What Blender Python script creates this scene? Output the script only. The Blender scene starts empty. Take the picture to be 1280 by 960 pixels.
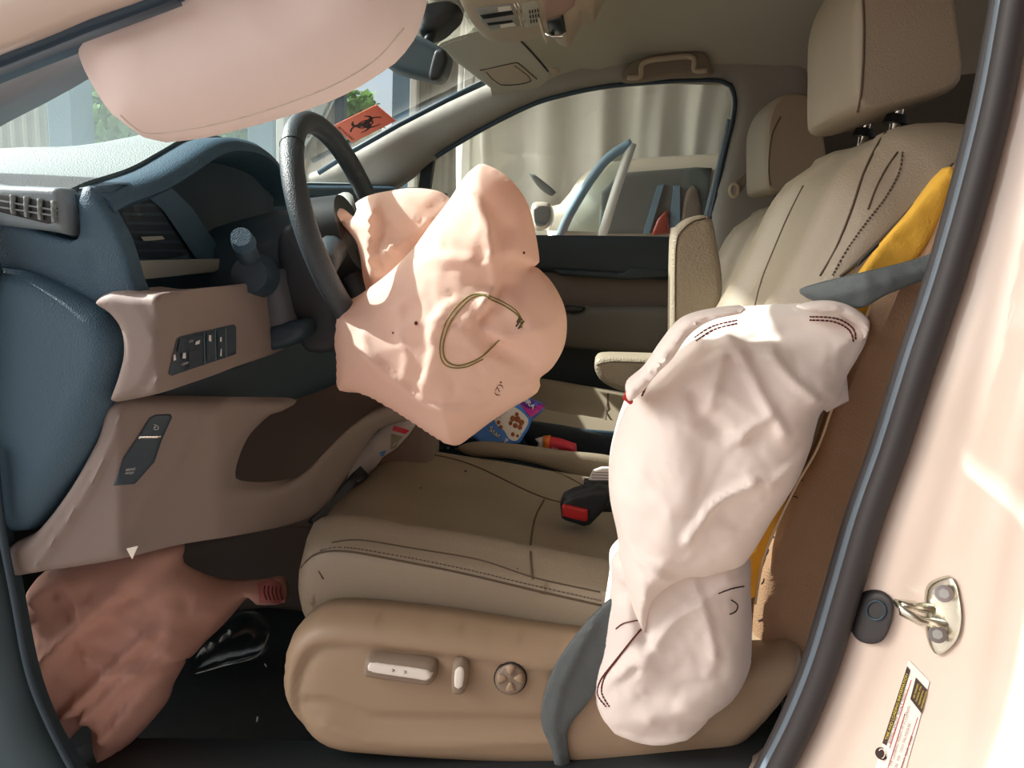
import bpy, bmesh, math, random
import numpy as np
from mathutils import Vector, Matrix, noise
from mathutils.bvhtree import BVHTree
from mathutils.geometry import delaunay_2d_cdt
random.seed(5)
S = bpy.context.scene
COL = S.collection
# ------------------------------------------------------------------ camera
CAMZ = 1.2                     # eye height above the ground (all cabin z below are relative to it)
CAM = Vector((0, -0.8, CAMZ)); FPX = 960.0
yaw, pit, rol = math.radians(6.5), math.radians(10.9), math.radians(2.9)
fwd = Vector((-math.sin(yaw)*math.cos(pit), math.cos(yaw)*math.cos(pit), -math.sin(pit)))
r0 = fwd.cross(Vector((0, 0, 1))).normalized(); u0 = r0.cross(fwd)
rt = r0*math.cos(rol)+u0*math.sin(rol); up = rt.cross(fwd)
cd = bpy.data.cameras.new('camera'); cam = bpy.data.objects.new('camera', cd); COL.objects.link(cam)
cam.matrix_world = Matrix((( rt.x, up.x, -fwd.x, CAM.x), (rt.y, up.y, -fwd.y, CAM.y), (rt.z, up.z, -fwd.z, CAM.z), (0, 0, 0, 1)))
cd.sensor_width = 36; cd.lens = 36*FPX/1280; cd.clip_start = .02; cd.clip_end = 500
S.camera = cam
# ------------------------------------------------------------------ light
S.view_settings.view_transform = 'Standard'; S.view_settings.look = 'None'; S.view_settings.gamma = 1
S.view_settings.use_curve_mapping = False
S.view_settings.exposure = -1.7
W = bpy.data.worlds.new('sky'); S.world = W; W.use_nodes = True
nt = W.node_tree; nt.nodes.clear()
sky = nt.nodes.new('ShaderNodeTexSky'); sky.sky_type = 'NISHITA'; sky.sun_disc = False
sky.sun_elevation = math.radians(36); sky.sun_rotation = math.radians(-90); sky.dust_density = 5; sky.air_density = 1.0
bg = nt.nodes.new('ShaderNodeBackground'); bg.inputs[1].default_value = 1.2
ow = nt.nodes.new('ShaderNodeOutputWorld')
hs = nt.nodes.new('ShaderNodeHueSaturation'); hs.inputs['Saturation'].default_value = .6   # hazy sky
nt.links.new(sky.outputs[0], hs.inputs['Color']); nt.links.new(hs.outputs[0], bg.inputs[0]); nt.links.new(bg.outputs[0], ow.inputs[0])
sd = bpy.data.lights.new('sun', 'SUN'); sun = bpy.data.objects.new('sun', sd); COL.objects.link(sun)
SUND = Vector((.75, -.07, -.655)).normalized()
sun.rotation_euler = SUND.to_track_quat('-Z', 'Y').to_euler(); sun.location = (-3, 0, 5)
sd.energy = 30; sd.angle = math.radians(.55); sd.color = (1, .965, .91)
# ------------------------------------------------------------------ pixel helpers (pixel -> point on a plane standing in the car)
def ray(px, py): return (fwd*FPX + rt*(px-640) - up*(py-480)).normalized()
def P(px, py, Y):
    d = ray(px, py); return CAM + d*((Y-CAM.y)/d.y)
def PX(px, py, X):
    d = ray(px, py); return CAM + d*((X-CAM.x)/d.x)
def PZ(px, py, Z):
    d = ray(px, py); return CAM + d*((Z+CAMZ-CAM.z)/d.z)
def V(x, y, z): return Vector((x, y, z+CAMZ))
def toPX(v):
    d = v-CAM; w = d.dot(fwd); return 640+FPX*d.dot(rt)/w, 480-FPX*d.dot(up)/w
# ------------------------------------------------------------------ materials
def srgb(r, g, b):
    f = lambda c: (c/255/12.92 if c/255 <= .04045 else ((c/255+.055)/1.055)**2.4)
    return (f(r), f(g), f(b), 1)
MATS = {}
def mat(name, col, rough=.6, metal=0, bump=0, bscale=200, coat=0, var=.04, vscale=6, trans=0, spec=.5, emit=0, kind='noise', sheen=0):
    m = bpy.data.materials.new(name); m.use_nodes = True; n = m.node_tree.nodes; l = m.node_tree.links
    b = n['Principled BSDF']; out = n['Material Output']
    b.inputs['Roughness'].default_value = rough; b.inputs['Metallic'].default_value = metal
    b.inputs['Coat Weight'].default_value = coat; b.inputs['Specular IOR Level'].default_value = spec
    b.inputs['Coat Roughness'].default_value = .06
    if sheen: b.inputs['Sheen Weight'].default_value = sheen
    tc = n.new('ShaderNodeTexCoord')
    nz = n.new('ShaderNodeTexNoise'); nz.inputs['Scale'].default_value = vscale; nz.inputs['Detail'].default_value = 5
    l.new(tc.outputs['Object'], nz.inputs['Vector'])
    mx = n.new('ShaderNodeMix'); mx.data_type = 'RGBA'
    mx.inputs[6].default_value = tuple(max(0, c*(1-var*2)) for c in col[:3])+(1,)
    mx.inputs[7].default_value = tuple(min(1, c*(1+var*2)) for c in col[:3])+(1,)
    l.new(nz.outputs['Fac'], mx.inputs[0]); l.new(mx.outputs[2], b.inputs['Base Color'])
    if bump:
        if kind == 'leather':
            t = n.new('ShaderNodeTexVoronoi'); t.inputs['Scale'].default_value = bscale; o = t.outputs['Distance']
        else:
            t = n.new('ShaderNodeTexNoise'); t.inputs['Scale'].default_value = bscale; t.inputs['Detail'].default_value = 3; o = t.outputs['Fac']
        l.new(tc.outputs['Object'], t.inputs['Vector'])
        bp = n.new('ShaderNodeBump'); bp.inputs['Strength'].default_value = bump; bp.inputs['Distance'].default_value = .002
        l.new(o, bp.inputs['Height']); l.new(bp.outputs[0], b.inputs['Normal'])
    if trans:
        tr = n.new('ShaderNodeBsdfTranslucent'); l.new(mx.outputs[2], tr.inputs[0])
        ms = n.new('ShaderNodeMixShader'); ms.inputs[0].default_value = trans
        l.new(b.outputs[0], ms.inputs[1]); l.new(tr.outputs[0], ms.inputs[2]); l.new(ms.outputs[0], out.inputs[0])
    MATS[name] = m; return m
def glass(name, tint, refl=.06, rough=.0, fr=.8):
    m = bpy.data.materials.new(name); m.use_nodes = True; n = m.node_tree.nodes; l = m.node_tree.links; n.clear()
    t = n.new('ShaderNodeBsdfTransparent'); t.inputs[0].default_value = tint
    g = n.new('ShaderNodeBsdfGlossy'); g.inputs['Roughness'].default_value = rough
    f = n.new('ShaderNodeFresnel'); f.inputs[0].default_value = 1.35
    mt = n.new('ShaderNodeMath'); mt.operation = 'MULTIPLY_ADD'; mt.inputs[1].default_value = fr; mt.inputs[2].default_value = refl
    s = n.new('ShaderNodeMixShader'); o = n.new('ShaderNodeOutputMaterial')
    l.new(f.outputs[0], mt.inputs[0]); l.new(mt.outputs[0], s.inputs[0])
    l.new(t.outputs[0], s.inputs[1]); l.new(g.outputs[0], s.inputs[2]); l.new(s.outputs[0], o.inputs[0])
    MATS[name] = m; return m
LEATHER = mat('taupe leather', srgb(144, 131, 112), .5, bump=.25, bscale=420, kind='leather', var=.02)
LEATHERD = mat('taupe leather deep grain', srgb(156, 144, 124), .5, bump=.6, bscale=260, kind='leather', var=.02)
SEAM = mat('seam thread', srgb(84, 70, 54), .8)
THREAD = mat('dark red thread', srgb(92, 34, 30), .8)
GREENTH = mat('olive thread', srgb(120, 118, 60), .8)
BLACKTH = mat('black thread', srgb(40, 32, 30), .8)
TAUPEP = mat('taupe plastic', srgb(156, 134, 110), .45, bump=.12, bscale=900, var=.015)
TAUPED = mat('darker taupe plastic', srgb(132, 116, 100), .55, bump=.1, bscale=900)
DASHB = mat('haze blue dash plastic', srgb(60, 92, 112), .55, bump=.35, bscale=500, var=.03, kind='leather')  # blue lens haze is put into the plastic's base colour
DASHT = mat('dash top pad', srgb(136, 148, 148), .42, bump=.4, bscale=420, kind='leather')  # raised above the pad's own grey to carry the sun's glare
DASHD = mat('dark haze blue plastic', srgb(44, 66, 80), .5, bump=.1, bscale=700)  # same blue haze tint, darker
BEIGEP = mat('beige dash plastic', srgb(140, 128, 122), .6, bump=.12, bscale=800, var=.02)
BLACKP = mat('black plastic', srgb(30, 36, 38), .45)
SATIN = mat('satin metal trim', srgb(172, 176, 168), .4, metal=.15)
RUBBER = mat('black rubber seal', srgb(52, 50, 52), .55, spec=.4)
RUBBERB = mat('blue grey rubber lip', srgb(92, 106, 118), .5)
PAINT = mat('pearl white paint', srgb(214, 198, 186), .35, coat=.8, var=.01)
BAGW = mat('white airbag nylon', srgb(248, 238, 232), .75, bump=.15, bscale=1500, trans=.18, var=.02)
BAGP = mat('warm tinted airbag nylon', srgb(252, 221, 204), .8, bump=.15, bscale=1500, trans=.3, var=.02)  # white cloth; the pink is warm light put into the colour
BAGK = mat('rose airbag nylon', srgb(226, 182, 168), .85, bump=.15, bscale=1500, trans=.15, var=.03)
BAGC = mat('curtain airbag nylon', srgb(252, 240, 236), .8, bump=.05, bscale=1500, trans=.3, var=.01)  # white cloth with a faint tint of warm light in the colour
FOAM = mat('yellow foam', srgb(238, 186, 70), .9, bump=.5, bscale=300, var=.06, vscale=14)
TORN = mat('brown seat side leather', srgb(150, 118, 90), .6, bump=.3, bscale=420, kind='leather', var=.04)
BELT = mat('grey belt webbing', srgb(84, 92, 94), .55, bump=.5, bscale=700)
CHROME = mat('chrome', srgb(225, 225, 220), .12, metal=1)
ZINC = mat('zinc plated steel', srgb(226, 226, 212), .25, metal=1)
REDP = mat('red button plastic', srgb(190, 40, 40), .4)
CARPET = mat('black carpet', srgb(38, 44, 44), .95, bump=1, bscale=500, var=.15, vscale=40)
FABRICD = mat('grey brown console', srgb(112, 98, 88), .7, bump=.1, bscale=600)
CEIL = mat('headliner cloth', srgb(178, 174, 158), .95, bump=.2, bscale=900, var=.02)
CEILD = mat('headliner plastic', srgb(176, 162, 140), .6)
DOORU = mat('door upper black', srgb(34, 44, 48), .6, bump=.2, bscale=500)
DOORM = mat('door brown trim', srgb(98, 88, 78), .7, bump=.2, bscale=500)
WHEELM = mat('wheel leather', srgb(60, 70, 76), .42, bump=.35, bscale=500, kind='leather')
GLASS = glass('clear window glass', (.90, .94, .92, 1), .03)
GLASSW = glass('windshield glass', (.86, .93, .93, 1), .02, fr=.4)
PLASTICCLEAR = glass('clear plastic sheet', (.78, .80, .80, 1), .03, .2, .35)
STICK = mat('orange red label', srgb(228, 142, 116), .6, trans=.2)
INK = mat('dark ink', srgb(60, 30, 26), .7)
WHITEI = mat('white print', srgb(225, 230, 232), .6)
PAPER = mat('white paper label', srgb(232, 224, 216), .6)
YELLOWI = mat('yellow print', srgb(214, 196, 60), .6)
BROWNI = mat('dark brown print', srgb(60, 42, 36), .6)
BLUEF = mat('blue film', srgb(70, 130, 214), .3, var=.15, vscale=20)
PURPF = mat('purple film', srgb(104, 38, 142), .3)
PINKF = mat('magenta film', srgb(196, 46, 150), .3)
REDF = mat('red film', srgb(206, 50, 70), .35)
ORANGEF = mat('orange film', srgb(224, 116, 40), .35)
COOKIE = mat('brown biscuit', srgb(150, 82, 44), .8, var=.2, vscale=60)
CREAM = mat('cream white', srgb(226, 220, 210), .6)
CONC = mat('sunlit concrete', srgb(128, 118, 112), .9, bump=.4, bscale=30, var=.06, vscale=2)
CLOTH = mat('grey white drape', srgb(222, 220, 212), .9, trans=.25, var=.03, vscale=2)
SILVER = mat('silver car paint', srgb(205, 198, 182), .3, metal=.2, coat=.6)
STEELB = mat('blue grey steel', srgb(104, 134, 152), .6, var=.05)
WHITEM = mat('white painted steel', srgb(226, 226, 218), .5)
CORR = mat('weathered corrugated sheet', srgb(160, 156, 142), .7, var=.1, vscale=5)
LEAF = mat('green leaves', srgb(128, 168, 92), .7, trans=.3, var=.2, vscale=3)
BARK = mat('bark', srgb(90, 74, 58), .9)
CARIN = mat('dark car interior', srgb(92, 98, 96), .7)
TAIL = mat('red lamp plastic', srgb(140, 52, 40), .3)
TYRE = mat('tyre rubber', srgb(30, 30, 30), .8)
# ------------------------------------------------------------------ object helpers
def prop(o, label=None, cat=None, group=None, kind=None):
    if label: o['label'] = label
    if cat: o['category'] = cat
    if group: o['group'] = group
    if kind: o['kind'] = kind
    return o
def thing(name, loc, label, cat, group=None):
    o = bpy.data.objects.new(name, None); COL.objects.link(o); o.location = loc; o.empty_display_size = .05
    return prop(o, label, cat, group)
def struct(name, loc):
    o = bpy.data.objects.new(name, None); COL.objects.link(o); o.location = loc
    o['kind'] = 'structure'; return o
def wloc(o):
    v = Vector(o.location)
    return v + wloc(o.parent) if o.parent else v
SURF = {}
def mk(name, verts, faces, m, parent=None, smooth=True, angle=40, bevel=0, label=None, key=None):
    vs = [Vector(v) for v in verts]
    if key: SURF[key] = BVHTree.FromPolygons(vs, faces)
    off = sum(vs, Vector())/max(1, len(vs))
    me = bpy.data.meshes.new(name); me.from_pydata([v-off for v in vs], [], faces)
    bm = bmesh.new(); bm.from_mesh(me); bmesh.ops.recalc_face_normals(bm, faces=bm.faces); bm.to_mesh(me); bm.free()
    if smooth:
        me.shade_smooth()
        if angle < 180: me.set_sharp_from_angle(angle=math.radians(angle))
    me.materials.append(m)
    o = bpy.data.objects.new(name, me); COL.objects.link(o)
    o.location = off
    if parent:
        o.parent = parent; o.location = off-wloc(parent)
    if bevel:
        b = o.modifiers.new('b', 'BEVEL'); b.width = bevel; b.segments = 3; b.limit_method = 'ANGLE'
    if label: o['label'] = label
    return o
def catmull(pts, step, closed=True):
    n = len(pts); out = []
    rng = range(n if closed else n-1)
    for i in rng:
        g = lambda k: pts[(i+k) % n] if closed else pts[min(max(i+k, 0), n-1)]
        p0, p1, p2, p3 = [np.array(g(k), float) for k in (-1, 0, 1, 2)]
        k = max(1, int(round(np.linalg.norm(p2-p1)/step)))
        for j in range(k):
            t = j/k
            out.append(.5*((2*p1)+(p2-p0)*t+(2*p0-5*p1+4*p2-p3)*t*t+(3*p1-p0-3*p2+p3)*t**3))
    if not closed: out.append(np.array(pts[-1], float))
    return out
def linear(pts, step, closed=True):
    n = len(pts); out = []
    for i in range(n if closed else n-1):
        a, b = np.array(pts[i], float), np.array(pts[(i+1) % n], float)
        k = max(1, int(round(np.linalg.norm(b-a)/step)))
        out += [a+(b-a)*j/k for j in range(k)]
    if not closed: out.append(np.array(pts[-1], float))
    return out
def segdist(Q, A, B):
    """distance of points Q (n,2) to segments A,B; returns min distance and signed side of the nearest segment"""
    d = B-A; L = np.maximum((d**2).sum(1), 1e-9)
    best = np.full(len(Q), 1e9); side = np.zeros(len(Q))
    for i in range(len(A)):
        t = np.clip(((Q-A[i])@d[i])/L[i], 0, 1)
        r = Q-(A[i]+t[:, None]*d[i]); dd = np.hypot(r[:, 0], r[:, 1])
        s = np.sign(d[i][0]*(Q[:, 1]-A[i][1])-d[i][1]*(Q[:, 0]-A[i][0]))
        m = dd < best; best[m] = dd[m]; side[m] = s[m]
    return best, side
def inside(Q, poly):
    x, y = Q[:, 0], Q[:, 1]; c = np.zeros(len(Q), bool); n = len(poly); j = n-1
    for i in range(n):
        xi, yi = poly[i]; xj, yj = poly[j]
        m = ((yi > y) != (yj > y)) & (x < (xj-xi)*(y-yi)/((yj-yi) or 1e-9)+xi)
        c ^= m; j = i
    return c
def relief(name, out, Y, m, parent=None, H=0, R=20, th=.01, cr=(), h=9, nz=None, back=0, curve=True, label=None, key=None, angle=60, eps=0):
    """a panel or cloth piece with real thickness whose outline stands on the surface y = Y; cr = folds (points, width, height, 'g' ridge / 's' ledge)"""
    pts = catmull(out, h) if curve else linear(out, h)
    pl = np.array(pts); n = len(pl)
    lo = pl.min(0); hi = pl.max(0)
    gx, gy = np.meshgrid(np.arange(lo[0], hi[0], h), np.arange(lo[1], hi[1], h))
    gx = gx + (np.arange(gx.shape[0]) % 2)[:, None]*h*.5
    Q = np.c_[gx.ravel(), gy.ravel()]
    A = pl; B = np.roll(pl, -1, 0)
    extra = []
    if H and R < 3*h:
        tg = np.roll(pl, -1, 0)-np.roll(pl, 1, 0); tg /= np.maximum(np.hypot(tg[:, 0], tg[:, 1]), 1e-9)[:, None]
        nn = np.c_[-tg[:, 1], tg[:, 0]]
        for f in (.12, .4, .95):
            for s in (1, -1):
                e = pl+nn*s*R*f; e = e[inside(e, pl)]
                if len(e):
                    dd, _ = segdist(e, A, B); e = e[dd > .85*R*f]; extra.append(e)
    if len(Q):
        Q = Q[inside(Q, pl)]
        if len(Q):
            dd, _ = segdist(Q, A, B); Q = Q[dd > max(.45*h, R*1.15 if extra else 0)]
    Q = np.vstack([pl, Q]+extra)
    vs, es, fs, ov, oe, of = delaunay_2d_cdt([Vector((float(a), float(b))) for a, b in Q], [], [list(range(n))], 1, 1e-5)
    Q = np.array([(v.x, v.y) for v in vs])
    d, _ = segdist(Q, A, B)
    t = 1-np.clip(d/R, 0, 1); z = H*np.sqrt(np.maximum(0, 1-t*t))
    bz = z.copy()
    ed = np.clip(d/max(R*.5, 6), 0, 1)
    for c in cr:
        cp = np.array(catmull(c[0], 12, False) if len(c[0]) > 2 else linear(c[0], 40, False), float)
        dd, sd_ = segdist(Q, cp[:-1], cp[1:]); w, a = c[1], c[2]
        if len(c) > 3 and c[3] == 's':
            k = np.where(sd_ > 0, np.exp(-dd/w), np.exp(-(dd/5.0)**2))
        else: k = np.exp(-(dd/w)**2)
        z = z+a*k*ed
    if nz:
        a, f = nz
        s0 = len(name)*3.7
        def wr(q):
            b = noise.fractal(Vector((q[0]*f, q[1]*f*1.3, s0)), 1, 2.2, 3)
            w = Vector((q[0]*f*.9+b*.8, q[1]*f*1.5+b, s0+5)); r = 1-min(1, abs(noise.noise(w))*3.2)
            w = Vector((q[0]*f*2.3-b, q[1]*f*1.7+b, s0+9)); r2 = 1-min(1, abs(noise.noise(w))*3.2)
            return a*(b*.8+r**3*.55-r2**3*.3)
        z = z+ed*np.array([wr(q) for q in Q])
    Yf = Y if callable(Y) else (lambda a, b: Y)
    base = [P(q[0], q[1], Yf(q[0], q[1])-eps) for q in Q]
    N = len(Q)
    V1 = [b+Vector((0, -float(z[i]), 0)) for i, b in enumerate(base)]
    V2 = [b+Vector((0, th+back*float(bz[i]), 0)) for i, b in enumerate(base)]
    F = [tuple(f) for f in fs] + [tuple(N+k for k in reversed(f)) for f in fs]
    cnt = {}
    for f in fs:
        for a, b in zip(f, list(f[1:])+[f[0]]):
            cnt[(a, b)] = 1
    for (a, b) in list(cnt):
        if (b, a) not in cnt: F.append((b, a, a+N, b+N))
    return mk(name, V1+V2, F, m, parent, True, angle, label=label, key=key)
def hit(key, px, py, eps=.001):
    d = ray(px, py); r = SURF[key].ray_cast(CAM, d)
    if r[0] is None: return None
    return r[0]-d*eps
def onsurf(key, default=None, eps=.001):
    def f(a, b):
        r = hit(key, a, b, eps)
        if r is None:
            q = SURF[key].find_nearest(P(a, b, default if default is not None else .3))[0]; return q.y-eps
        return r.y
    return f
def loft(name, secs, m, parent=None, caps=True, angle=50, key=None, label=None, closed=True):
    n = len(secs[0]); vs = [Vector(p) for s in secs for p in s]; F = []
    for i in range(len(secs)-1):
        for j in range(n if closed else n-1):
            a = i*n+j; b = i*n+(j+1) % n; F.append((a, b, b+n, a+n))
    if caps and closed: F.append(tuple(range(n))); F.append(tuple((len(secs)-1)*n+j for j in reversed(range(n))))
    return mk(name, vs, F, m, parent, True, angle, key=key, label=label)
def tubegeo(pts, r, n=8, closed=False, flat=1.0):
    pts = [Vector(p) for p in pts]; N = len(pts); vs = []; F = []; nrm = None
    for i, p in enumerate(pts):
        a = pts[(i-1) % N] if (closed or i) else p; b = pts[(i+1) % N] if (closed or i < N-1) else p
        t = (b-a).normalized() if (b-a).length > 1e-9 else Vector((1, 0, 0))
        if nrm is None: nrm = t.orthogonal().normalized()
        nrm = (nrm-t*nrm.dot(t)); nrm = nrm.normalized() if nrm.length > 1e-6 else t.orthogonal().normalized()
        bn = t.cross(nrm); rr = r[i] if isinstance(r, (list, tuple)) else r
        for k in range(n):
            an = 2*math.pi*k/n; vs.append(p+nrm*math.cos(an)*rr+bn*math.sin(an)*rr*flat)
    for i in range(N if closed else N-1):
        for k in range(n):
            a = i*n+k; b = i*n+(k+1) % n; c = ((i+1) % N)*n+(k+1) % n; d = ((i+1) % N)*n+k; F.append((a, b, c, d))
    if not closed: F.append(tuple(range(n))); F.append(tuple((N-1)*n+k for k in reversed(range(n))))
    return vs, F
def tube(name, pts, r, m, parent=None, n=8, closed=False, label=None, key=None, angle=180):
    v, f = tubegeo(pts, r, n, closed); return mk(name, v, f, m, parent, True, angle, label=label, key=key)
def join(name, geos, m, parent=None, smooth=True, angle=40, label=None, kind=None):
    vs, F = [], []
    for v, f in geos:
        o = len(vs); vs += list(v); F += [tuple(k+o for k in q) for q in f]
    o = mk(name, vs, F, m, parent, smooth, angle, label=label)
    if kind: o['kind'] = kind
    return o
def boxgeo(c, s, M=None):
    vs = []
    for i in (-1, 1):
        for j in (-1, 1):
            for k in (-1, 1):
                q = Vector((i*s[0]/2, j*s[1]/2, k*s[2]/2)); q = M@q if M else q; vs.append(Vector(c)+q)
    return vs, [(0, 1, 3, 2), (4, 6, 7, 5), (0, 4, 5, 1), (2, 3, 7, 6), (0, 2, 6, 4), (1, 5, 7, 3)]
def box(name, c, s, m, parent=None, bevel=.004, M=None, label=None):
    v, f = boxgeo(c, s, M); return mk(name, v, f, m, parent, True, 30, bevel=bevel, label=label)
def pxs(pts, Y): return [P(a, b, Y(a, b) if callable(Y) else Y) for a, b in pts]
def seam(name, key, pts, r, m, parent=None, eps=.0006, step=10, label=None):
    q = [hit(key, a[0], a[1], eps) for a in catmull(pts, step, False)]; q = [a for a in q if a is not None]
    if len(q) < 2: print('seam misses', name, pts); return None
    return tube(name, q, r, m, parent, 6, label=label)
def stitches(name, key, pts, m, parent=None, every=6, dash=.6, r=.0008, off=0):
    p = catmull(pts, every, False); g = []
    for a, b in zip(p[:-1], p[1:]):
        A = hit(key, *a, .0012); B = hit(key, *(a+(b-a)*dash), .0012)
        if A is not None and B is not None: g.append(tubegeo([A, B], r, 5))
    if g: return join(name, g, m, parent)
def text(name, s, o, u, v, Yf, m, parent=None, eps=.0008, align='LEFT', bold=0, sp=1):
    c = bpy.data.curves.new('t', 'FONT'); c.body = s; c.size = 1; c.align_x = align; c.offset = bold; c.space_character = sp
    c.resolution_u = 3
    ob = bpy.data.objects.new('t', c); COL.objects.link(ob); bpy.context.view_layer.update()
    me = bpy.data.meshes.new_from_object(ob.evaluated_get(bpy.context.evaluated_depsgraph_get()))
    vs = []
    for q in me.vertices:
        a = o[0]+u[0]*q.co.x+v[0]*q.co.y; b = o[1]+u[1]*q.co.x+v[1]*q.co.y
        vs.append(P(a, b, (Yf(a, b) if callable(Yf) else Yf)-eps))
    F = [tuple(p.vertices) for p in me.polygons]
    bpy.data.objects.remove(ob); bpy.data.meshes.remove(me)
    return mk(name, vs, F, m, parent, False)
def disc(c, nrm, r, th, n=24, r2=None):
    nrm = Vector(nrm).normalized(); a = nrm.orthogonal().normalized(); b = nrm.cross(a); vs = []
    for k in range(n): vs.append(Vector(c)+(a*math.cos(k*2*math.pi/n)+b*math.sin(k*2*math.pi/n))*r)
    for k in range(n): vs.append(Vector(c)+nrm*th+(a*math.cos(k*2*math.pi/n)+b*math.sin(k*2*math.pi/n))*(r2 or r))
    return vs, [tuple(range(n)), tuple(reversed(range(n, 2*n)))]+[(k, (k+1) % n, n+(k+1) % n, n+k) for k in range(n)]
def interp(x, t):
    xs = [a for a, b in t]; ys = [b for a, b in t]; return float(np.interp(x, xs, ys))
def sm(x): x = max(0, min(1, x)); return x*x*(3-2*x)
#@@BODY
# ================================================================== THE SETTING: car shell
box('floor', V(.1, .83, -.86), (2.6, 1.5, .04), CARPET, bevel=0)['kind'] = 'structure'
# --- headliner
def ceil_z(x, y):
    t = interp(y, [(.1, .44), (.2, .50), (.4, .57), (.83, .60), (1.2, .575), (1.4, .53), (1.5, .485), (1.56, .45)])
    return t - .10*sm((-.02-x)/.34) - .02*math.exp(-((x+.05)/.05)**2)
xs = list(np.linspace(-.36, 2.1, 50)); ys = list(np.linspace(.1, 1.56, 40))
gv = [V(x, y, ceil_z(x, y)) for y in ys for x in xs]; nx = len(xs)
gf = [(j*nx+i, j*nx+i+1, (j+1)*nx+i+1, (j+1)*nx+i) for j in range(len(ys)-1) for i in range(nx-1)]
N = len(gv); gv += [v+Vector((0, 0, .03)) for v in gv]; gf += [tuple(k+N for k in reversed(f)) for f in gf]
ring = [i for i in range(nx)]+[j*nx+nx-1 for j in range(1, len(ys))]+[(len(ys)-1)*nx+i for i in range(nx-2, -1, -1)]+[j*nx for j in range(len(ys)-2, 0, -1)]
gf += [(ring[i], ring[(i+1) % len(ring)], ring[(i+1) % len(ring)]+N, ring[i]+N) for i in range(len(ring))]
c = mk('ceiling', gv, gf, CEIL, key='ceil', angle=60); c['kind'] = 'structure'
# sunroof shade panel recessed edge
st = struct('trim_5', V(.7, .83, .58))
loft('sunroof_shade', [[V(x, y, ceil_z(.5, y)+dz) for x, dz in ((.12, -.004), (.14, -.016), (1.3, -.016), (1.32, -.004), (1.32, .01), (.12, .01))] for y in (.38, .6, .83, 1.0, 1.12)], CEILD, st)
tube('sunroof_frame', [V(.06, 1.12, ceil_z(.3, 1.12)-.002), V(.1, 1.15, ceil_z(.3, 1.15)-.004), V(.3, 1.155, ceil_z(.3, 1.155)-.004), V(1.3, 1.155, ceil_z(.3, 1.155)-.004)], .005, DASHD, st)
# --- far side wall: A pillar, roof rail, B pillar round the passenger window
wr = struct('wall_right', V(0, 1.55, 0))
relief('pillar_trim', [(380, 222), (400, 212), (440, 190), (500, 155), (560, 127), (600, 107), (660, 78), (740, 66), (830, 60), (900, 58), (960, 70), (1010, 90), (1010, 345), (960, 352), (890, 352), (882, 296),
    (905, 200), (918, 145), (918, 118), (905, 101), (850, 100), (760, 107), (700, 119), (660, 132), (600, 162), (545, 195), (508, 224), (480, 240), (430, 246)], 1.52, mat('pillar trim', srgb(150, 146, 138), .7, bump=.1, bscale=800), wr, H=.035, R=22, th=.05, h=7, key='pil')
tube('weatherstrip', pxs(catmull([(545, 196), (600, 163), (660, 133), (700, 120), (760, 108), (850, 101), (903, 102), (917, 116), (917, 145), (904, 200), (884, 292)], 8, False), 1.515), .006, DASHD, wr)
tube('window_channel', pxs(catmull([(913, 150), (903, 195), (878, 296)], 8, False), 1.55), .011, mat('grey blue channel', srgb(96, 112, 124), .4), wr)
tube('glass_edge', pxs([(398, 216), (440, 189), (500, 155), (560, 124), (606, 103)], 1.47), .008, DASHD, wr)
relief('quarter_divider', [(528, 196), (543, 192), (536, 240), (522, 242)], 1.55, DOORU, wr, th=.03, h=12, curve=False)
# dark rear cabin seen past the seats
relief('rear_side_panel', [(905, 240), (1010, 200), (1300, 200), (1300, 480), (900, 480), (896, 340)], 1.50, DOORU, wr, th=.05, h=40, curve=False)
relief('wall_back', [(960, 60), (1700, 60), (1700, 620), (960, 620)], lambda a, b: 1.6-(a-960)*.0004, mat('rear cabin grey', srgb(92, 88, 80), .8), None, th=.03, h=60, curve=False)['kind'] = 'structure'
# --- passenger window
w = relief('window_1', [(480, 242), (540, 190), (620, 140), (700, 112), (850, 95), (915, 98), (925, 140), (885, 300), (480, 300)], 1.56, GLASS, None, th=.004, h=30, curve=False); w['kind'] = 'structure'
# --- windshield
WB, WT = (-1.24, -.06), (-.33, .455)
secs = []
for y in np.linspace(.14, 1.52, 14):
    b = 1-((y-.83)/.69)**2
    secs.append([V(WB[0]+(WT[0]-WB[0])*t-.06*b*(1-t), y, WB[1]+(WT[1]-WB[1])*t+.025*math.sin(t*math.pi)+.02*b*t) for t in np.linspace(0, 1, 10)])
w = loft('window_2', secs, GLASSW, closed=False, key='ws', angle=180); w['kind'] = 'structure'
# --- near roof rail and A pillar (driver side)
tr = struct('trim_1', V(-.5, .1, .2))
def lin(pts): return lambda a, b: interp(a, pts)
relief('pillar_trim', [(-200, 235), (0, 137), (60, 105), (112, 78), (230, 40), (330, -10), (330, -120), (200, -40), (0, 60), (-200, 150)], .15, mat('grey pillar trim', srgb(120, 128, 136), .7), tr, H=.015, R=20, th=.04, h=16)
relief('door_seal', [(-200, 165), (0, 88), (110, 45), (225, 2), (330, -60), (330, -130), (205, -22), (100, 22), (0, 62), (-200, 130)], .025, mat('blue grey seal', srgb(58, 84, 104), .55), tr, H=.012, R=12, th=.03, h=14)
relief('painted_roof_rail', [(-220, 140), (0, 64), (110, 20), (210, -20), (330, -110), (330, -260), (-220, -100)], .005, PAINT, tr, H=.02, R=40, th=.06, h=24)
tube('rail_edge', pxs([(-200, 168), (0, 90), (60, 66), (110, 46), (225, 3)], .012), .004, RUBBERB, tr)
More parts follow.
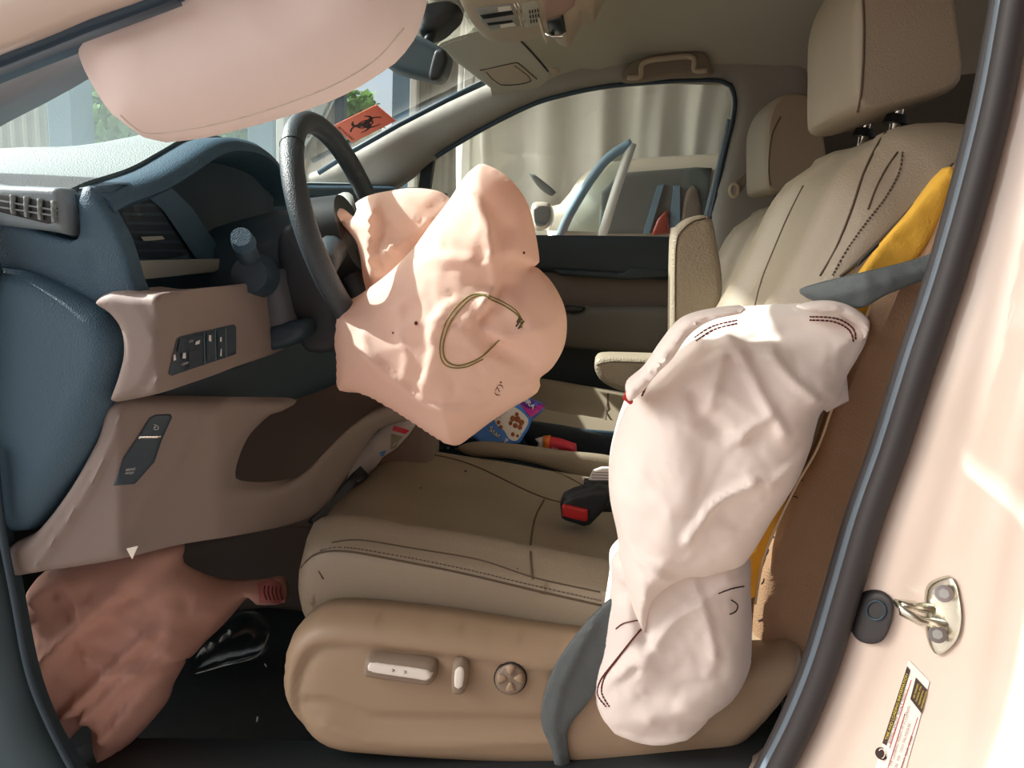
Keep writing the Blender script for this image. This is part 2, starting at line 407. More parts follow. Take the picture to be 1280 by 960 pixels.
# near roof rail above the opening (outside the frame, closes the roof)
rr = struct('trim_2', V(.3, .1, .5))
loft('roof_rail', [[V(x, .07, .42), V(x, .13, .40), V(x, .2, .50), V(x, .2, .60), V(x, .09, .56)] for x in (-.42, 0, .5, 1.2, 2.0)], PAINT, rr)
loft('roof_skin', [[V(x, y, ceil_z(x, y)+.06) for y in (.08, .3, .83, 1.3, 1.58)]+[V(x, y, ceil_z(x, y)+.035) for y in (1.58, 1.3, .83, .3, .08)] for x in (-.36, -.2, 0, 1, 2.1)], PAINT, rr)
# --- door frame lower front (hinge side) seal
dl = struct('trim_3', V(-.7, .05, -.4))
relief('door_seal', [(-80, 300), (-8, 330), (-6, 500), (4, 640), (22, 740), (42, 840), (68, 910), (98, 960), (126, 1010), (-80, 1010)], .075, mat('dark teal seal', srgb(44, 66, 74), .6), dl, H=.03, R=30, th=.012, h=16, nz=(.004, .01))
tube('seal_lip', pxs(catmull([(-8, 560), (2, 660), (18, 745), (36, 838), (62, 905), (98, 975)], 14, False), .06), .005, DASHD, dl)
# --- sill along the bottom
sl = struct('trim_4', V(.1, .05, -.75))
relief('sill_plate', [(60, 975), (400, 972), (700, 962), (1010, 950), (1010, 1080), (60, 1080)], .10, BLACKP, sl, H=.02, R=20, th=.08, h=30)
# --- B pillar door jamb, painted, nearest to the camera
jb = struct('trim_6', V(.4, 0, -.2))
mid = [(1272, -60), (1262, 0), (1240, 120), (1213, 230), (1180, 345), (1145, 450), (1110, 560), (1078, 650), (1050, 745), (1024, 830), (996, 900), (966, 960), (930, 1030)]
jy = lambda a, b: .045-.00052*(a-interp(b, [(q[1], q[0]) for q in mid]))
relief('painted_jamb', [(p[0]+8, p[1]) for p in mid]+[(1500, 1030), (1500, -60)], jy, PAINT, jb, H=.012, R=16, th=.05, h=16, key='jamb',
    cr=[([(1395, -60), (1340, 200), (1290, 420), (1235, 640), (1180, 960)], 26, .010, 'g'), ([(1330, -60), (1285, 200), (1225, 480), (1160, 700), (1100, 850), (1040, 990)], 18, -.007, 'g'), ([(1500, 300), (1420, 500), (1330, 760), (1290, 1000)], 30, .03, 's')], angle=180)
ml = catmull(mid, 14, False)
tube('seal_bulb', [P(a+9, b, .02) for a, b in ml], .0135, RUBBER, jb, 12)
tube('seal_lip', [P(a-7, b, .045) for a, b in ml], .0075, RUBBERB, jb, 10)
tube('seal_inner', [P(a-14, b, .065) for a, b in ml], .0085, RUBBER, jb, 10)
# rubber plug, a striker and the tyre label on the jamb
pg = thing('rubber_plug', P(1090, 772, .03), 'black oval rubber plug set in the cream door jamb', 'plug')
relief('plug_body', [(1075, 748), (1086, 739), (1104, 740), (1116, 752), (1114, 776), (1104, 798), (1088, 804), (1070, 798), (1064, 780)], onsurf('jamb', .02, .002), RUBBER, pg, H=.006, R=5, th=.006, h=4, key='plug')
tube('plug_ring', [P(1095+12*math.cos(k*.3927), 763+12*math.sin(k*.3927), .0) if hit('plug', 1095+12*math.cos(k*.3927), 763+12*math.sin(k*.3927)) is None else hit('plug', 1095+12*math.cos(k*.3927), 763+12*math.sin(k*.3927)) for k in range(16)], .0012, DASHD, pg, 6, True)
sk = thing('door_striker', P(1180, 770, 0), 'shiny steel door striker loop bolted to the jamb', 'striker')
relief('striker_plate', [(1183, 722), (1194, 728), (1201, 765), (1198, 792), (1188, 808), (1172, 818), (1162, 806), (1158, 772), (1160, 735)], onsurf('jamb', 0, .004), ZINC, sk, H=.003, R=3, th=.004, h=5, key='strk')
def J(a, b, e): 
    q = hit('jamb', a, b, 0); return (q if q is not None else P(a, b, 0))-ray(a, b)*e
tube('striker_loop', [J(1166, 762, .004), J(1140, 757, .018), J(1122, 754, .03), J(1128, 764, .034), J(1150, 776, .024), J(1182, 782, .004)], .0052, ZINC, sk, 10)
for a, b in ((1180, 742), (1172, 793)):
    q = J(a, b, .0125); v, f = disc(q, ray(a, b)*-1, .0085, .004); mk('bolt', v, f, CHROME, sk)
    v, f = disc(q-ray(a, b)*.004, ray(a, b)*-1, .005, .003, 6); mk('bolt_head', v, f, ZINC, sk)
lb = thing('tyre_label', P(1130, 890, 0), 'white tyre and loading information label stuck low on jamb', 'label')
LY = onsurf('jamb', 0, .0012)
relief('label_sheet', [(1136, 825), (1162, 852), (1148, 905), (1128, 975), (1090, 975), (1108, 915), (1124, 862)], LY, PAPER, lb, th=.0004, h=8, curve=False)
relief('title_band', [(1134, 833), (1138, 838), (1108, 932), (1103, 929)], LY, BROWNI, lb, th=.0004, h=6, curve=False, eps=.0006)
relief('warning_block', [(1145, 847), (1159, 862), (1152, 892), (1138, 874)], LY, BROWNI, lb, th=.0004, h=6, curve=False, eps=.0006)
v, f = disc(J(1102, 942, .003), ray(1102, 942)*-1, .0062, .0006); mk('emblem_disc', v, f, BROWNI, lb)
tube('emblem_ring', [J(1102+4.2*math.cos(k*.52), 942+6*math.sin(k*.52), .0042) for k in range(12)], .0005, PAPER, lb, 5, True)
def up_text(s, o, L, k=1, m=INK, nm='lettering', slope=(.30, -.954), ht=4.2, e=.0016):
    text(nm, s, o, (slope[0]*L, slope[1]*L), (-ht*.95, -ht*.3), LY, m, lb, e)
up_text('TIRE AND LOADING INFORMATION', (1109.5, 925), 5.3, m=YELLOWI, ht=5)
up_text('SEATING CAPACITY  TOTAL 8  FRONT 2', (1113, 930), 3.9, ht=4.6)
up_text('THE COMBINED WEIGHT OF OCCUPANTS', (1114, 958), 4.1, ht=4)
up_text('TIRE   SIZE   COLD TIRE PRESSURE', (1120, 962), 4, ht=4)
up_text('FRONT  REAR  SPARE', (1128, 962), 4.6, ht=4.4)
for i, s in enumerate(('SEE OWNERS', 'MANUAL FOR', 'ADDITIONAL', 'INFORMATION')):
    up_text(s, (1143+i*3.2, 873+i*4.2), 3.2, m=YELLOWI, ht=3)
for q in ([(1112, 935), (1139, 850)], [(1106, 972), (1124, 915), (1131, 892)], [(1124, 968), (1147, 897)]):
    tube('rule_line', [J(a, b, .0016) for a, b in linear(q, 8, False)], .00035, REDF, lb, 4)
# --- passenger door inner panel
d1 = struct('door_1', V(.1, 1.55, -.3))
relief('upper_panel', [(470, 296), (560, 294), (700, 294), (845, 296), (930, 300), (930, 352), (835, 350), (700, 340), (470, 330)], 1.54, DOORU, d1, H=.02, R=8, th=.05, h=14, angle=60)
relief('middle_panel', [(560, 332), (700, 338), (790, 344), (930, 350), (930, 430), (560, 425)], 1.56, DOORM, d1, H=.015, R=10, th=.05, h=20, curve=False, cr=[([(680, 388), (770, 392), (930, 398)], 4, -.006, 'g')])
relief('door_pull', [(690, 336), (780, 341), (788, 334), (840, 338), (840, 346), (782, 350), (700, 344)], 1.52, DOORU, d1, H=.006, R=4, th=.02, h=8, curve=False)
relief('armrest', [(690, 384), (722, 389), (730, 384), (930, 392), (930, 445), (720, 436), (690, 430)], 1.50, mat('door armrest grey', srgb(84, 80, 72), .7), d1, H=.02, R=10, th=.08, h=14)
relief('lower_panel', [(470, 420), (930, 428), (930, 700), (470, 700)], 1.57, DOORU, d1, th=.04, h=60, curve=False)
relief('pull_recess', [(690, 381), (720, 383), (730, 384), (726, 389), (700, 389)], 1.48, BLACKP, d1, H=.003, R=3, th=.02, h=6)
# --- toe board and firewall (dark)
fw = relief('wall_front', [(-400, 300), (700, 300), (700, 1000), (-400, 1000)], 1.3, mat('dark toe board', srgb(50, 58, 60), .9), None, th=.04, h=80, curve=False)
bpy.data.objects.remove(fw)
fw = box('wall_front', V(-1.22, .83, -.45), (.04, 1.44, .8), CARPET, bevel=0); fw['kind'] = 'structure'
# ================================================================== outside
# shelter the car is parked under: roof slab above and an unseen driver-side wall added for warm bounce light, open towards the front
sh = struct('ceiling', V(3, 0, 2.2))
box('roof_slab', V(3.4, .3, 2.1), (11.2, 11.4, .12), mat('shelter roof', srgb(150, 140, 128), .9), sh, bevel=0)
sw_ = box('wall_left_bounce', V(3.4, -5.2, .4), (11.2, .15, 3.4), mat('rose bounce wall', srgb(168, 132, 116), .9, bump=.2, bscale=20), bevel=0); sw_['kind'] = 'structure'  # out of view, added to throw warm light on the near side
g = box('ground', V(0, 4, -1.25), (90, 80, .1), CONC, bevel=0); g['kind'] = 'structure'
# hanging drape behind the far car
dv = []; NX, NZ = 420, 22
for k in range(NZ):
    for i in range(NX):
        x = -1.2+6.2*i/(NX-1); z = -1.2+4.4*k/(NZ-1)
        a = .05*math.sin(x*13+2.0*math.sin(x*2.1)+.9*math.sin(z*1.2))+.035*math.sin(x*29+math.sin(z*2+x)*1.4)*(.5+.5*math.sin(x*3.1))
        dv.append(V(x+.06*math.sin(z*2+x*3)*(1.5-z)*.3, 5.2+a, z))
df = [(k*NX+i, k*NX+i+1, (k+1)*NX+i+1, (k+1)*NX+i) for k in range(NZ-1) for i in range(NX-1)]
N = len(dv); dv += [v+Vector((0, .004, 0)) for v in dv]; df += [tuple(q+N for q in reversed(f)) for f in df]
prop(mk('drape', dv, df, CLOTH, angle=180), 'large grey white cloth hanging in folds behind the silver car', 'curtain')
def column(name, px, wpx, Y, m, label, z0=-1.2, z1=4, dep=.3):
    a = P(px, 300, Y).x; wd = wpx*(Y+.8)/FPX
    o = box(name, V(a, Y+dep/2, (z0+z1)/2), (wd, dep, z1-z0), m, bevel=.01); return prop(o, label, 'post')
column('steel_column', 327, 34, 5.6, STEELB, 'wide blue grey steel column just left of the steering wheel')
column('white_post', 351, 11, 5.5, WHITEM, 'thin white post seen beside the left side of the steering wheel', dep=.1)
column('steel_column', 499, 26, 5.6, STEELB, 'blue grey steel column right of the orange red label')
column('white_post', 512, 9, 5.5, WHITEM, 'thin white post beside the column right of the orange red label', dep=.1)
column('round_pole', 578, 12, 5.0, WHITEM, 'pale pole in front of the left end of the cloth', dep=.08)
column('dark_post', 422, 12, 5.5, DASHD, 'narrow dark post left of the bright sky gap', dep=.1)
def corr(px0, px1, Y, label, z1=4):
    x0, x1 = P(px0, 300, Y).x, P(px1, 300, Y).x; n = int((x1-x0)/.03)
    v = []; 
    for k, z in enumerate((-1.2, z1)):
        for i in range(n+1): v.append(V(x0+(x1-x0)*i/n, Y+(.02 if (i//2) % 2 else 0), z))
    f = [(i, i+1, n+2+i, n+1+i) for i in range(n)]; M = len(v)
    v += [q+Vector((0, .01, 0)) for q in v]; f += [tuple(k+M for k in reversed(q)) for q in f]
    prop(mk('corrugated_sheet', v, f, CORR, angle=20), label, 'wall sheet')
corr(357, 418, 5.7, 'weathered corrugated wall sheet seen through the steering wheel')
corr(517, 612, 5.7, 'grey corrugated wall sheet between white post and hanging cloth')
corr(-140, 66, 5.7, 'pale corrugated sheet low behind the left of windshield', 1.0)
column('steel_column', 83, 34, 5.6, STEELB, 'blue grey steel column with a bolt seen past the dashboard, far left')
# roof beams of the shelter seen through the windshield
def leafcloud(px, py, Y, rx, rz, n, label):
    c = P(px, py, Y); t = thing('tree', Vector((c.x, c.y, 0)), label, 'tree')
    v, f = [], []
    for i in range(n):
        while 1:
            q = Vector((random.uniform(-1, 1), random.uniform(-1, 1), random.uniform(-1, 1)))
            if .3 < q.length < 1: break
        q = Vector((c.x+q.x*rx, c.y+q.y*rx*.6, c.z+q.z*rz)); s = random.uniform(.10, .24)
        a = Vector((random.uniform(-1, 1), random.uniform(-1, 1), random.uniform(-1, 1))).normalized()*s; b = a.orthogonal().normalized()*s*.5
        k = len(v); v += [q-a, q+b, q+a, q-b]; f.append((k, k+1, k+2, k+3))
    o = mk('foliage', v, f, LEAF, t, False); o['kind'] = 'stuff'
    tube('trunk', [Vector((c.x, c.y, 0)), Vector((c.x+.1, c.y, c.z*.6)), Vector((c.x, c.y, c.z))], [.2, .15, .06], BARK, t)
leafcloud(135, 160, 14, 1.3, 1.3, 1500, 'green tree outside beyond the dashboard, leftmost')
leafcloud(300, 172, 15, .95, .9, 1100, 'green tree outside between the curtain airbag and dashboard hood')
leafcloud(436, 165, 18, .9, 1.1, 900, 'green tree outside behind the orange red label')
# --- silver car outside the passenger window
sv = thing('silver_car', P(800, 600, 3.4)*1.0, 'silver car with its front door open outside the passenger window', 'car'); sv.location.z = 0
SY = 3.4
relief('car_body', [(560, 296), (600, 272), (660, 262), (700, 255), (722, 226), (745, 207), (780, 200), (860, 194), (940, 192), (1100, 196), (1250, 220), (1310, 290), (1330, 420), (1300, 500), (560, 500), (545, 380)], SY, SILVER, sv, H=.12, R=40, th=1.5, h=18, key='sv')
relief('side_window', [(748, 292), (752, 240), (775, 216), (870, 209), (890, 210), (880, 292)], SY-.14, CARIN, sv, H=.01, R=6, th=.05, h=14, curve=False)
relief('rear_window', [(900, 292), (905, 210), (1050, 212), (1090, 290)], SY-.14, CARIN, sv, H=.01, R=6, th=.05, h=20, curve=False)
relief('inner_pillar', [(822, 232), (830, 230), (812, 292), (804, 292)], SY-.17, STEELB, sv, th=.02, h=10, curve=False)
relief('rear_pillar', [(842, 232), (850, 232), (850, 292), (836, 292)], SY-.17, STEELB, sv, th=.02, h=10, curve=False)
relief('lamp', [(822, 274), (834, 262), (838, 292), (814, 294)], SY-.18, TAIL, sv, H=.01, R=4, th=.02, h=8, curve=False, label='red lamp seen through the silver car')
relief('seat_back', [(858, 240), (872, 236), (876, 292), (852, 292)], SY-.16, FABRICD, sv, H=.01, R=4, th=.02, h=8)
tube('door_frame', pxs(catmull([(700, 296), (712, 268), (738, 225), (762, 196), (790, 179)], 8, False), 2.9), .022, STEELB, sv, 8)
tube('door_rear_frame', pxs([(790, 179), (770, 238), (752, 296)], 2.9), .022, WHITEM, sv, 8)
relief('door_glass', [(706, 292), (742, 226), (786, 184), (752, 292)], 2.92, GLASSW, sv, th=.01, h=20, curve=False)
relief('door_skin', [(684, 288), (752, 290), (752, 500), (690, 500)], 2.9, SILVER, sv, H=.02, R=10, th=.06, h=20, curve=False)
relief('mirror', [(664, 258), (672, 252), (688, 255), (691, 272), (684, 286), (668, 286)], 2.8, SILVER, sv, H=.04, R=8, th=.08, h=5)
relief('mirror_glass', [(667, 262), (674, 257), (686, 259), (688, 270), (682, 281), (670, 282)], 2.755, CARIN, sv, H=.002, R=4, th=.01, h=6)
relief('hood_edge', [(661, 217), (668, 218), (695, 240), (690, 245), (675, 236)], 3.2, CARIN, sv, H=.01, R=4, th=.03, h=6)
for a in (600, 1180):
    q = P(a, 500, 3.3); q.z = .33
    v, f = disc(q, (0, -1, 0), .33, -.22, 32); mk('wheel', v, f, TYRE, sv)
# ================================================================== dashboard
db = thing('dashboard', V(-.8, .83, -.3), 'haze tinted blue dashboard with beige lower panels, left of the steering wheel', 'dashboard')
ZT = [(.10, .02), (.15, .04), (.25, .068), (.33, .10), (.4, .128), (.47, .142), (.56, .142), (.62, .125), (.66, .095), (.75, .085), (1.0, .10), (1.5, .13), (1.54, .11)]
_z = np.array(catmull(ZT, .02, False)); ZX, ZY = _z[:, 0], _z[:, 1]
def dprof(y):
    zt = float(np.interp(y, ZX, ZY)); k = sm((y-.26)/.05)*sm((.66-y)/.05)
    xr = -.62; xi = -.70-.05*k
    zf = min(zt, .10)
    return [(-1.22, -.12), (-1.18, -.03), (-1.05, .9*zf-.005), (-.9, .97*zf), (-.76, zt*1.0), (-.68, zt), (xr-.015, zt-.004), (xr, zt-.014), (xr+.002, zt-.024), (xr-.012, zt-.034), (xi, zt-.05),
            (xi, -.02), (xi, -.075), (-.70, -.10), (-.70, -.14), (-.70, -.2), (-.70, -.36), (-.8, -.42), (-1.2, -.42)]
secs = [[V(x, y, z) for x, z in dprof(y)] for y in list(np.linspace(.12, .76, 65))+[.85, 1.0, 1.2, 1.4, 1.5, 1.54]]
loft('dash_body', [[v-Vector((.006, 0, .006)) if i < 6 else v for i, v in enumerate(s)] for s in secs], DASHB, db, angle=50, key='dash')
def tprof(y):
    q = dprof(y)[1:6]
    return q+[(a-.004, b-.012) for a, b in reversed(q)]
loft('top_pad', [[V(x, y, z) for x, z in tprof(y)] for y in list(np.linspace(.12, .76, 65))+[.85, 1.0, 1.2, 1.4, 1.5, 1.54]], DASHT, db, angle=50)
# face and end lining in haze tinted plastic
relief('end_cap', [(-120, 338), (0, 336), (50, 348), (105, 374), (140, 396), (157, 425), (156, 452), (146, 486), (140, 506), (118, 560), (84, 610), (50, 655), (18, 664), (-120, 670)], .095, DASHB, db, H=.022, R=34, th=.02, h=12,
    cr=[([(0, 352), (70, 372), (120, 400), (140, 440), (130, 490)], 10, .003, 'g')], label='smooth haze tinted blue end cap')
relief('side_vent_frame', [(-60, 220), (0, 231), (60, 234), (84, 240), (90, 290), (70, 290), (-60, 268)], .108, mat('vent frame grey', srgb(126, 142, 150), .5, bump=.2, bscale=420), db, H=.014, R=7, th=.02, h=7, key='svf')  # light slate stands in for sun and blue haze on the frame
relief('vent_cavity', [(-60, 236), (0, 243), (62, 252), (72, 260), (72, 278), (60, 280), (0, 265), (-60, 254)], .094, BLACKP, db, H=.001, R=3, th=.01, h=10, curve=False)
for k in range(4):
    a = 12+k*17; relief('slat', [(a, 243+k*2.5), (a+3.5, 243.5+k*2.5), (a+4.5, 268+k*3.6), (a+1, 267+k*3.6)], .088, DASHT, db, H=.001, R=2, th=.006, h=8, curve=False)
for k in range(2):
    relief('slat', [(-40, 243+k*8), (0, 250+k*8), (70, 262+k*7), (70, 264+k*7), (0, 252+k*8), (-40, 245+k*8)], .09, DASHT, db, th=.006, h=20, curve=False)
relief('side_panel', [(-80, 285), (0, 275), (60, 292), (98, 298), (100, 250), (112, 232), (150, 290), (168, 345), (175, 372), (140, 378), (120, 388), (60, 352), (0, 340), (-80, 338)], .112, DASHB, db, H=.006, R=10, th=.02, h=10,
    cr=[([(103, 240), (112, 300), (125, 350), (135, 380)], 3, -.003, 'g')])
# the outboard vent facing the driver
fy = lambda a, b: interp(a, [(60, .10), (100, .118), (145, .145), (190, .235), (235, .33), (280, .42), (340, .52)])
relief('vent_housing', [(100, 236), (118, 232), (158, 230), (182, 236), (215, 262), (245, 300), (266, 332), (262, 348), (172, 352), (170, 330), (150, 290), (112, 244)], fy, DASHB, db, H=.012, R=9, th=.05, h=6, key='vh')
relief('vent_cavity', [(146, 244), (154, 240), (176, 240), (196, 258), (220, 290), (231, 318), (170, 320), (158, 282)], onsurf('vh', .2, .002), mat('vent dark', srgb(34, 48, 58), .6), db, th=.004, h=6)
for k in range(6):
    b = 254+k*11.5; a0 = 148+k*4.6; a1 = 190+k*8
    relief('slat', [(a0, b), (a1, b+.5), (a1+2, b+4), (a0+1.5, b+3.5)], onsurf('vh', .2, .008), DASHD, db, H=.002, R=2, th=.007, h=9, curve=False)
relief('vent_tab', [(176, 296), (198, 295), (201, 299), (180, 301)], onsurf('vh', .2, .016), SATIN, db, H=.002, R=2, th=.01, h=5, curve=False)
relief('trim_bar', [(172, 326), (262, 324), (266, 336), (255, 341), (178, 349), (175, 340)], lambda a, b: fy(a, b)-.035, SATIN, db, H=.006, R=5, th=.03, h=6, curve=False, label='satin silver strip below the vent')
relief('hood_lining', [(190, 236), (215, 215), (250, 196), (300, 190), (332, 202), (336, 240), (338, 292), (350, 330), (340, 372), (290, 372), (262, 332), (240, 296), (215, 262)], lambda a, b: fy(a, b)+.14, DASHD, db, th=.02, h=14)
relief('hood_rim', [(172, 236), (190, 228), (222, 258), (250, 298), (272, 335), (258, 340), (234, 306), (206, 264)], lambda a, b: fy(a, b)-.012, DASHB, db, H=.006, R=5, th=.04, h=6, curve=False)
relief('shelf', [(165, 348), (262, 342), (282, 352), (285, 362), (160, 368), (150, 358)], lambda a, b: fy(a, b)-.01, DASHD, db, H=.004, R=5, th=.06, h=8, curve=False)
# beige bin with the switch panel
by = lambda a, b: .088+.0012*max(0, a-205)+.0008*max(0, a-235)
relief('switch_bin', [(124, 378), (143, 364), (180, 367), (230, 363), (284, 358), (300, 368), (318, 396), (334, 424), (330, 440), (312, 452), (260, 470), (205, 490), (150, 502), (142, 500), (152, 470), (159, 440), (156, 412), (142, 392)], by, BEIGEP, db, H=.018, R=12, th=.09, h=6, key='bin',
    cr=[([(205, 409), (213, 420), (206, 452), (192, 480), (168, 500)], 5, -.004, 'g'), ([(212, 411), (260, 403), (316, 392)], 3, -.004, 'g'), ([(212, 417), (260, 409), (318, 398)], 3, .002, 'g'), ([(300, 450), (306, 432), (316, 404)], 4, .004, 'g'), ([(180, 367), (200, 390), (208, 408)], 6, -.003, 'g')])
BY = onsurf('bin', .15, .0015)
sp = relief('switch_panel', [(222, 423), (226, 420), (291, 406), (294, 409), (294, 443), (214, 470), (211, 467)], BY, mat('slate button', srgb(46, 66, 80), .4), db, H=.001, R=2, th=.003, h=6, curve=False, key='swp')
SWY = onsurf('bin', .15, .004)
for q in ([(255, 416), (256, 456)], [(269, 412), (270, 451)], [(282, 409), (283, 447)]):
    tube('switch_gap', [P(a, b, SWY(a, b)) for a, b in linear(q, 6, False)], .0007, mat('gap grey', srgb(100, 120, 132), .5) if 'gap grey' not in MATS else MATS['gap grey'], db, 5)
for k, (q, m_) in enumerate([([(236, 440), (250, 436), (253, 455), (236, 460)], 0), ([(225, 424), (252, 418), (253, 432), (222, 440)], 0), ([(258, 417), (268, 414), (269, 448), (259, 452)], 0), ([(272, 413), (281, 411), (282, 444), (272, 448)], 0)]):
    relief('switch_button', q, SWY, MATS['slate button'], db, H=.0015, R=2, th=.002, h=5, curve=False)
SWZ = onsurf('bin', .15, .0068)
for q in ([(245, 427), (250, 425), (249, 430), (244, 431)], [(261, 419), (264, 419), (264, 427), (261, 426)], [(229, 441), (232, 441), (232, 448), (228, 448)], [(217, 444), (219, 443), (220, 450), (217, 451)], [(276, 436), (277, 436), (277, 445), (275, 445)], [(275, 422), (277, 421), (277, 427), (275, 427)]):
    relief('switch_icon', q, SWZ, WHITEI, db, th=.0004, h=4, curve=False)
text('lettering', 'OFF', (227, 457), (4.6, -1.2), (1, -4.4), SWZ, WHITEI, db)
text('lettering', '((!))', (236, 428), (3.4, -.8), (.8, -3.6), SWZ, WHITEI, db)
# dark recess below the bin
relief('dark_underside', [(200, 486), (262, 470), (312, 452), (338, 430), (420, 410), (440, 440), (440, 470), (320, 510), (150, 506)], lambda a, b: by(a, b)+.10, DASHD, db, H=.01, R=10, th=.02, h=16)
# knee panel with parking brake switches
ky = lambda a, b: interp(a, [(-40, .085), (60, .09), (160, .11), (280, .22), (400, .40), (470, .54), (520, .60)])
kb = relief('knee_panel', [(14, 716), (15, 682), (50, 662), (90, 612), (126, 548), (142, 504), (180, 500), (270, 501), (352, 502), (360, 508), (352, 514), (330, 522), (302, 548), (288, 575), (282, 600), (288, 608), (320, 610), (356, 604), (384, 586), (410, 560), (432, 538), (456, 520), (480, 508), (504, 502), (516, 512), (512, 524), (480, 534), (462, 548),
    (446, 572), (420, 610), (398, 640), (360, 656), (300, 668), (226, 680), (150, 698), (60, 712)], ky, BEIGEP, db, H=.018, R=12, th=.03, h=6, key='knee',
    cr=[([(168, 508), (150, 550), (120, 610), (80, 670), (50, 712)], 4, .005, 'g'), ([(285, 508), (255, 530), (230, 570), (200, 610), (185, 640)], 12, .008, 's'), ([(282, 612), (330, 616), (380, 596), (430, 546)], 5, .004, 'g')])
KY = onsurf('knee', .15, .0015)
relief('brake_switch_panel', [(187, 523), (194, 519), (212, 518), (214, 522), (201, 551), (192, 578), (168, 605), (142, 607), (155, 572), (173, 546)], KY, MATS['slate button'], db, H=.002, R=3, th=.003, h=5, key='bsp', curve=False)
KZ = onsurf('bsp', .15, .001)
relief('chrome_strip', [(174, 545.5), (201, 545), (200, 548), (173, 548.5)], KZ, CHROME, db, H=.001, R=1.5, th=.003, h=4, curve=False)
tube('parking_ring', [P(194+4.2*math.cos(k*.45-.3), 534+3.2*math.sin(k*.45), KZ(194, 534)-.0005) for k in range(14)], .0004, WHITEI, db, 4, True)
text('lettering', 'P', (191.6, 536.5), (5.6, -.3), (1.4, -5.4), KZ, WHITEI, db)
text('lettering', 'BRAKE', (157, 589), (4.0, -.5), (1.2, -4.2), KZ, WHITEI, db)
text('lettering', 'HOLD', (156, 593), (3.9, -.3), (1.2, -4), KZ, WHITEI, db)
text('lettering', 'SRS AIRBAG', (389, 622), (1.6, -4.2), (-3, -1), onsurf('knee', .4, .001), TAUPED, db)
# console flank behind the knee panel
ct = struct('trim_7', V(-.4, .62, -.4))
relief('console_flank', [(300, 540), (318, 500), (340, 470), (380, 440), (420, 428), (470, 425), (530, 470), (530, 620), (400, 660), (280, 640), (270, 600)], .63, FABRICD, ct, H=.02, R=20, th=.05, h=14, cr=[([(290, 553), (360, 555), (440, 556)], 2.5, -.005, 'g'), ([(300, 550), (440, 552)], 4, .003, 'g')])
relief('footwell_lining', [(150, 690), (226, 676), (300, 664), (400, 636), (470, 600), (520, 640), (470, 760), (330, 760), (220, 770)], .70, mat('footwell taupe', srgb(106, 92, 82), .8), ct, H=.02, R=20, th=.05, h=20)
# ================================================================== steering
sc = thing('steering_column', V(-.55, .46, -.1), 'dark steering column cover with stalks between dashboard and wheel', 'steering column')
def ringsec(c, ax, r, sq=1.0, n=20):
    ax = Vector(ax).normalized(); a = Vector((0, 1, 0)); b = ax.cross(a).normalized()
    return [Vector(c)+a*math.cos(k*2*math.pi/n)*r+b*math.sin(k*2*math.pi/n)*r*sq for k in range(n)]
AX = Vector((math.cos(math.radians(20)), 0, math.sin(math.radians(20))))
WC = V(-.428, .46, -.01)
loft('column_cover', [ringsec(WC-AX*d+Vector((0, 0, dz)), AX, r, s) for d, r, s, dz in ((.26, .09, 1.1, -.03), (.2, .09, 1.2, -.03), (.1, .075, 1.25, -.02), (.06, .06, 1.1, -.01), (.05, .045, 1, 0))], DASHD, sc)
relief('cover_lower', [(320, 346), (348, 336), (352, 350), (362, 392), (372, 415), (330, 420), (322, 396), (312, 372)], .36, mat('lilac grey plastic', srgb(98, 106, 118), .6), sc, H=.02, R=8, th=.08, h=6)
relief('cover_end', [(330, 410), (380, 400), (384, 420), (352, 436), (326, 434)], .35, DASHD, sc, H=.015, R=8, th=.08, h=6)
relief('ignition_side', [(350, 300), (372, 280), (400, 330), (424, 372), (430, 430), (390, 440), (372, 415), (356, 370)], .40, mat('deep grey', srgb(52, 60, 68), .6), sc, H=.02, R=10, th=.08, h=8)
q0 = P(318, 345, .36); q1 = P(305, 304, .25)
tube('stalk', [q0, q0.lerp(q1, .5), q1], [.02, .017, .014], DASHD, sc, 14)
v, f = disc(q1, (q1-q0)+Vector((0, -.04, .02)), .017, .022, 24, .014); mk('stalk_knob', v, f, DASHB, sc)
q2 = P(322, 345, .33); v, f = disc(q2, (.2, -1, .1), .034, .05, 28, .026); mk('stalk_collar', v, f, DASHD, sc)
tube('right_stalk', [WC-AX*.08, P(438, 262, .62), P(430, 252, .64)], [.012, .01, .02], SATIN, sc, 12)
sw = thing('steering_wheel', WC, 'dark leather steering wheel behind the deflated front airbag', 'steering wheel')
e1 = Vector((0, 1, 0)); e2 = AX.cross(e1).normalized()
if e2.z < 0: e2 = -e2
RW = .185
tube('rim', [WC+(e1*math.cos(a)+e2*math.sin(a))*RW for a in np.linspace(0, 2*math.pi, 65)[:-1]], .0175, WHEELM, sw, 16, True, key='rim')
for an in (math.radians(200), math.radians(-20), math.radians(-90)):
    dr = e1*math.cos(an)+e2*math.sin(an)
    tube('spoke', [WC-AX*.02+dr*.03, WC-AX*.015+dr*.1, WC+dr*(RW-.005)], [.028, .022, .014], WHEELM, sw, 12)
v, f = disc(WC-AX*.045, AX, .075, .05, 32, .065); mk('hub', v, f, BLACKP, sw)
tg = e1*math.sin(.42)
for an in (2.35, 4.05):
    tube('rim_seam', [WC+(e1*math.cos(an)+e2*math.sin(an))*(RW+.0178*math.cos(t))+AX*.0178*math.sin(t) for t in np.linspace(0, 2*math.pi, 17)[:-1]], .0008, BLACKP, sw, 5, True)
relief('torn_cover_flap', [(452, 252), (478, 240), (520, 234), (558, 242), (556, 250), (520, 244), (480, 250), (458, 262)], .5, BLACKP, sw, H=.004, R=4, th=.01, h=6, label='black torn hub cover edge')
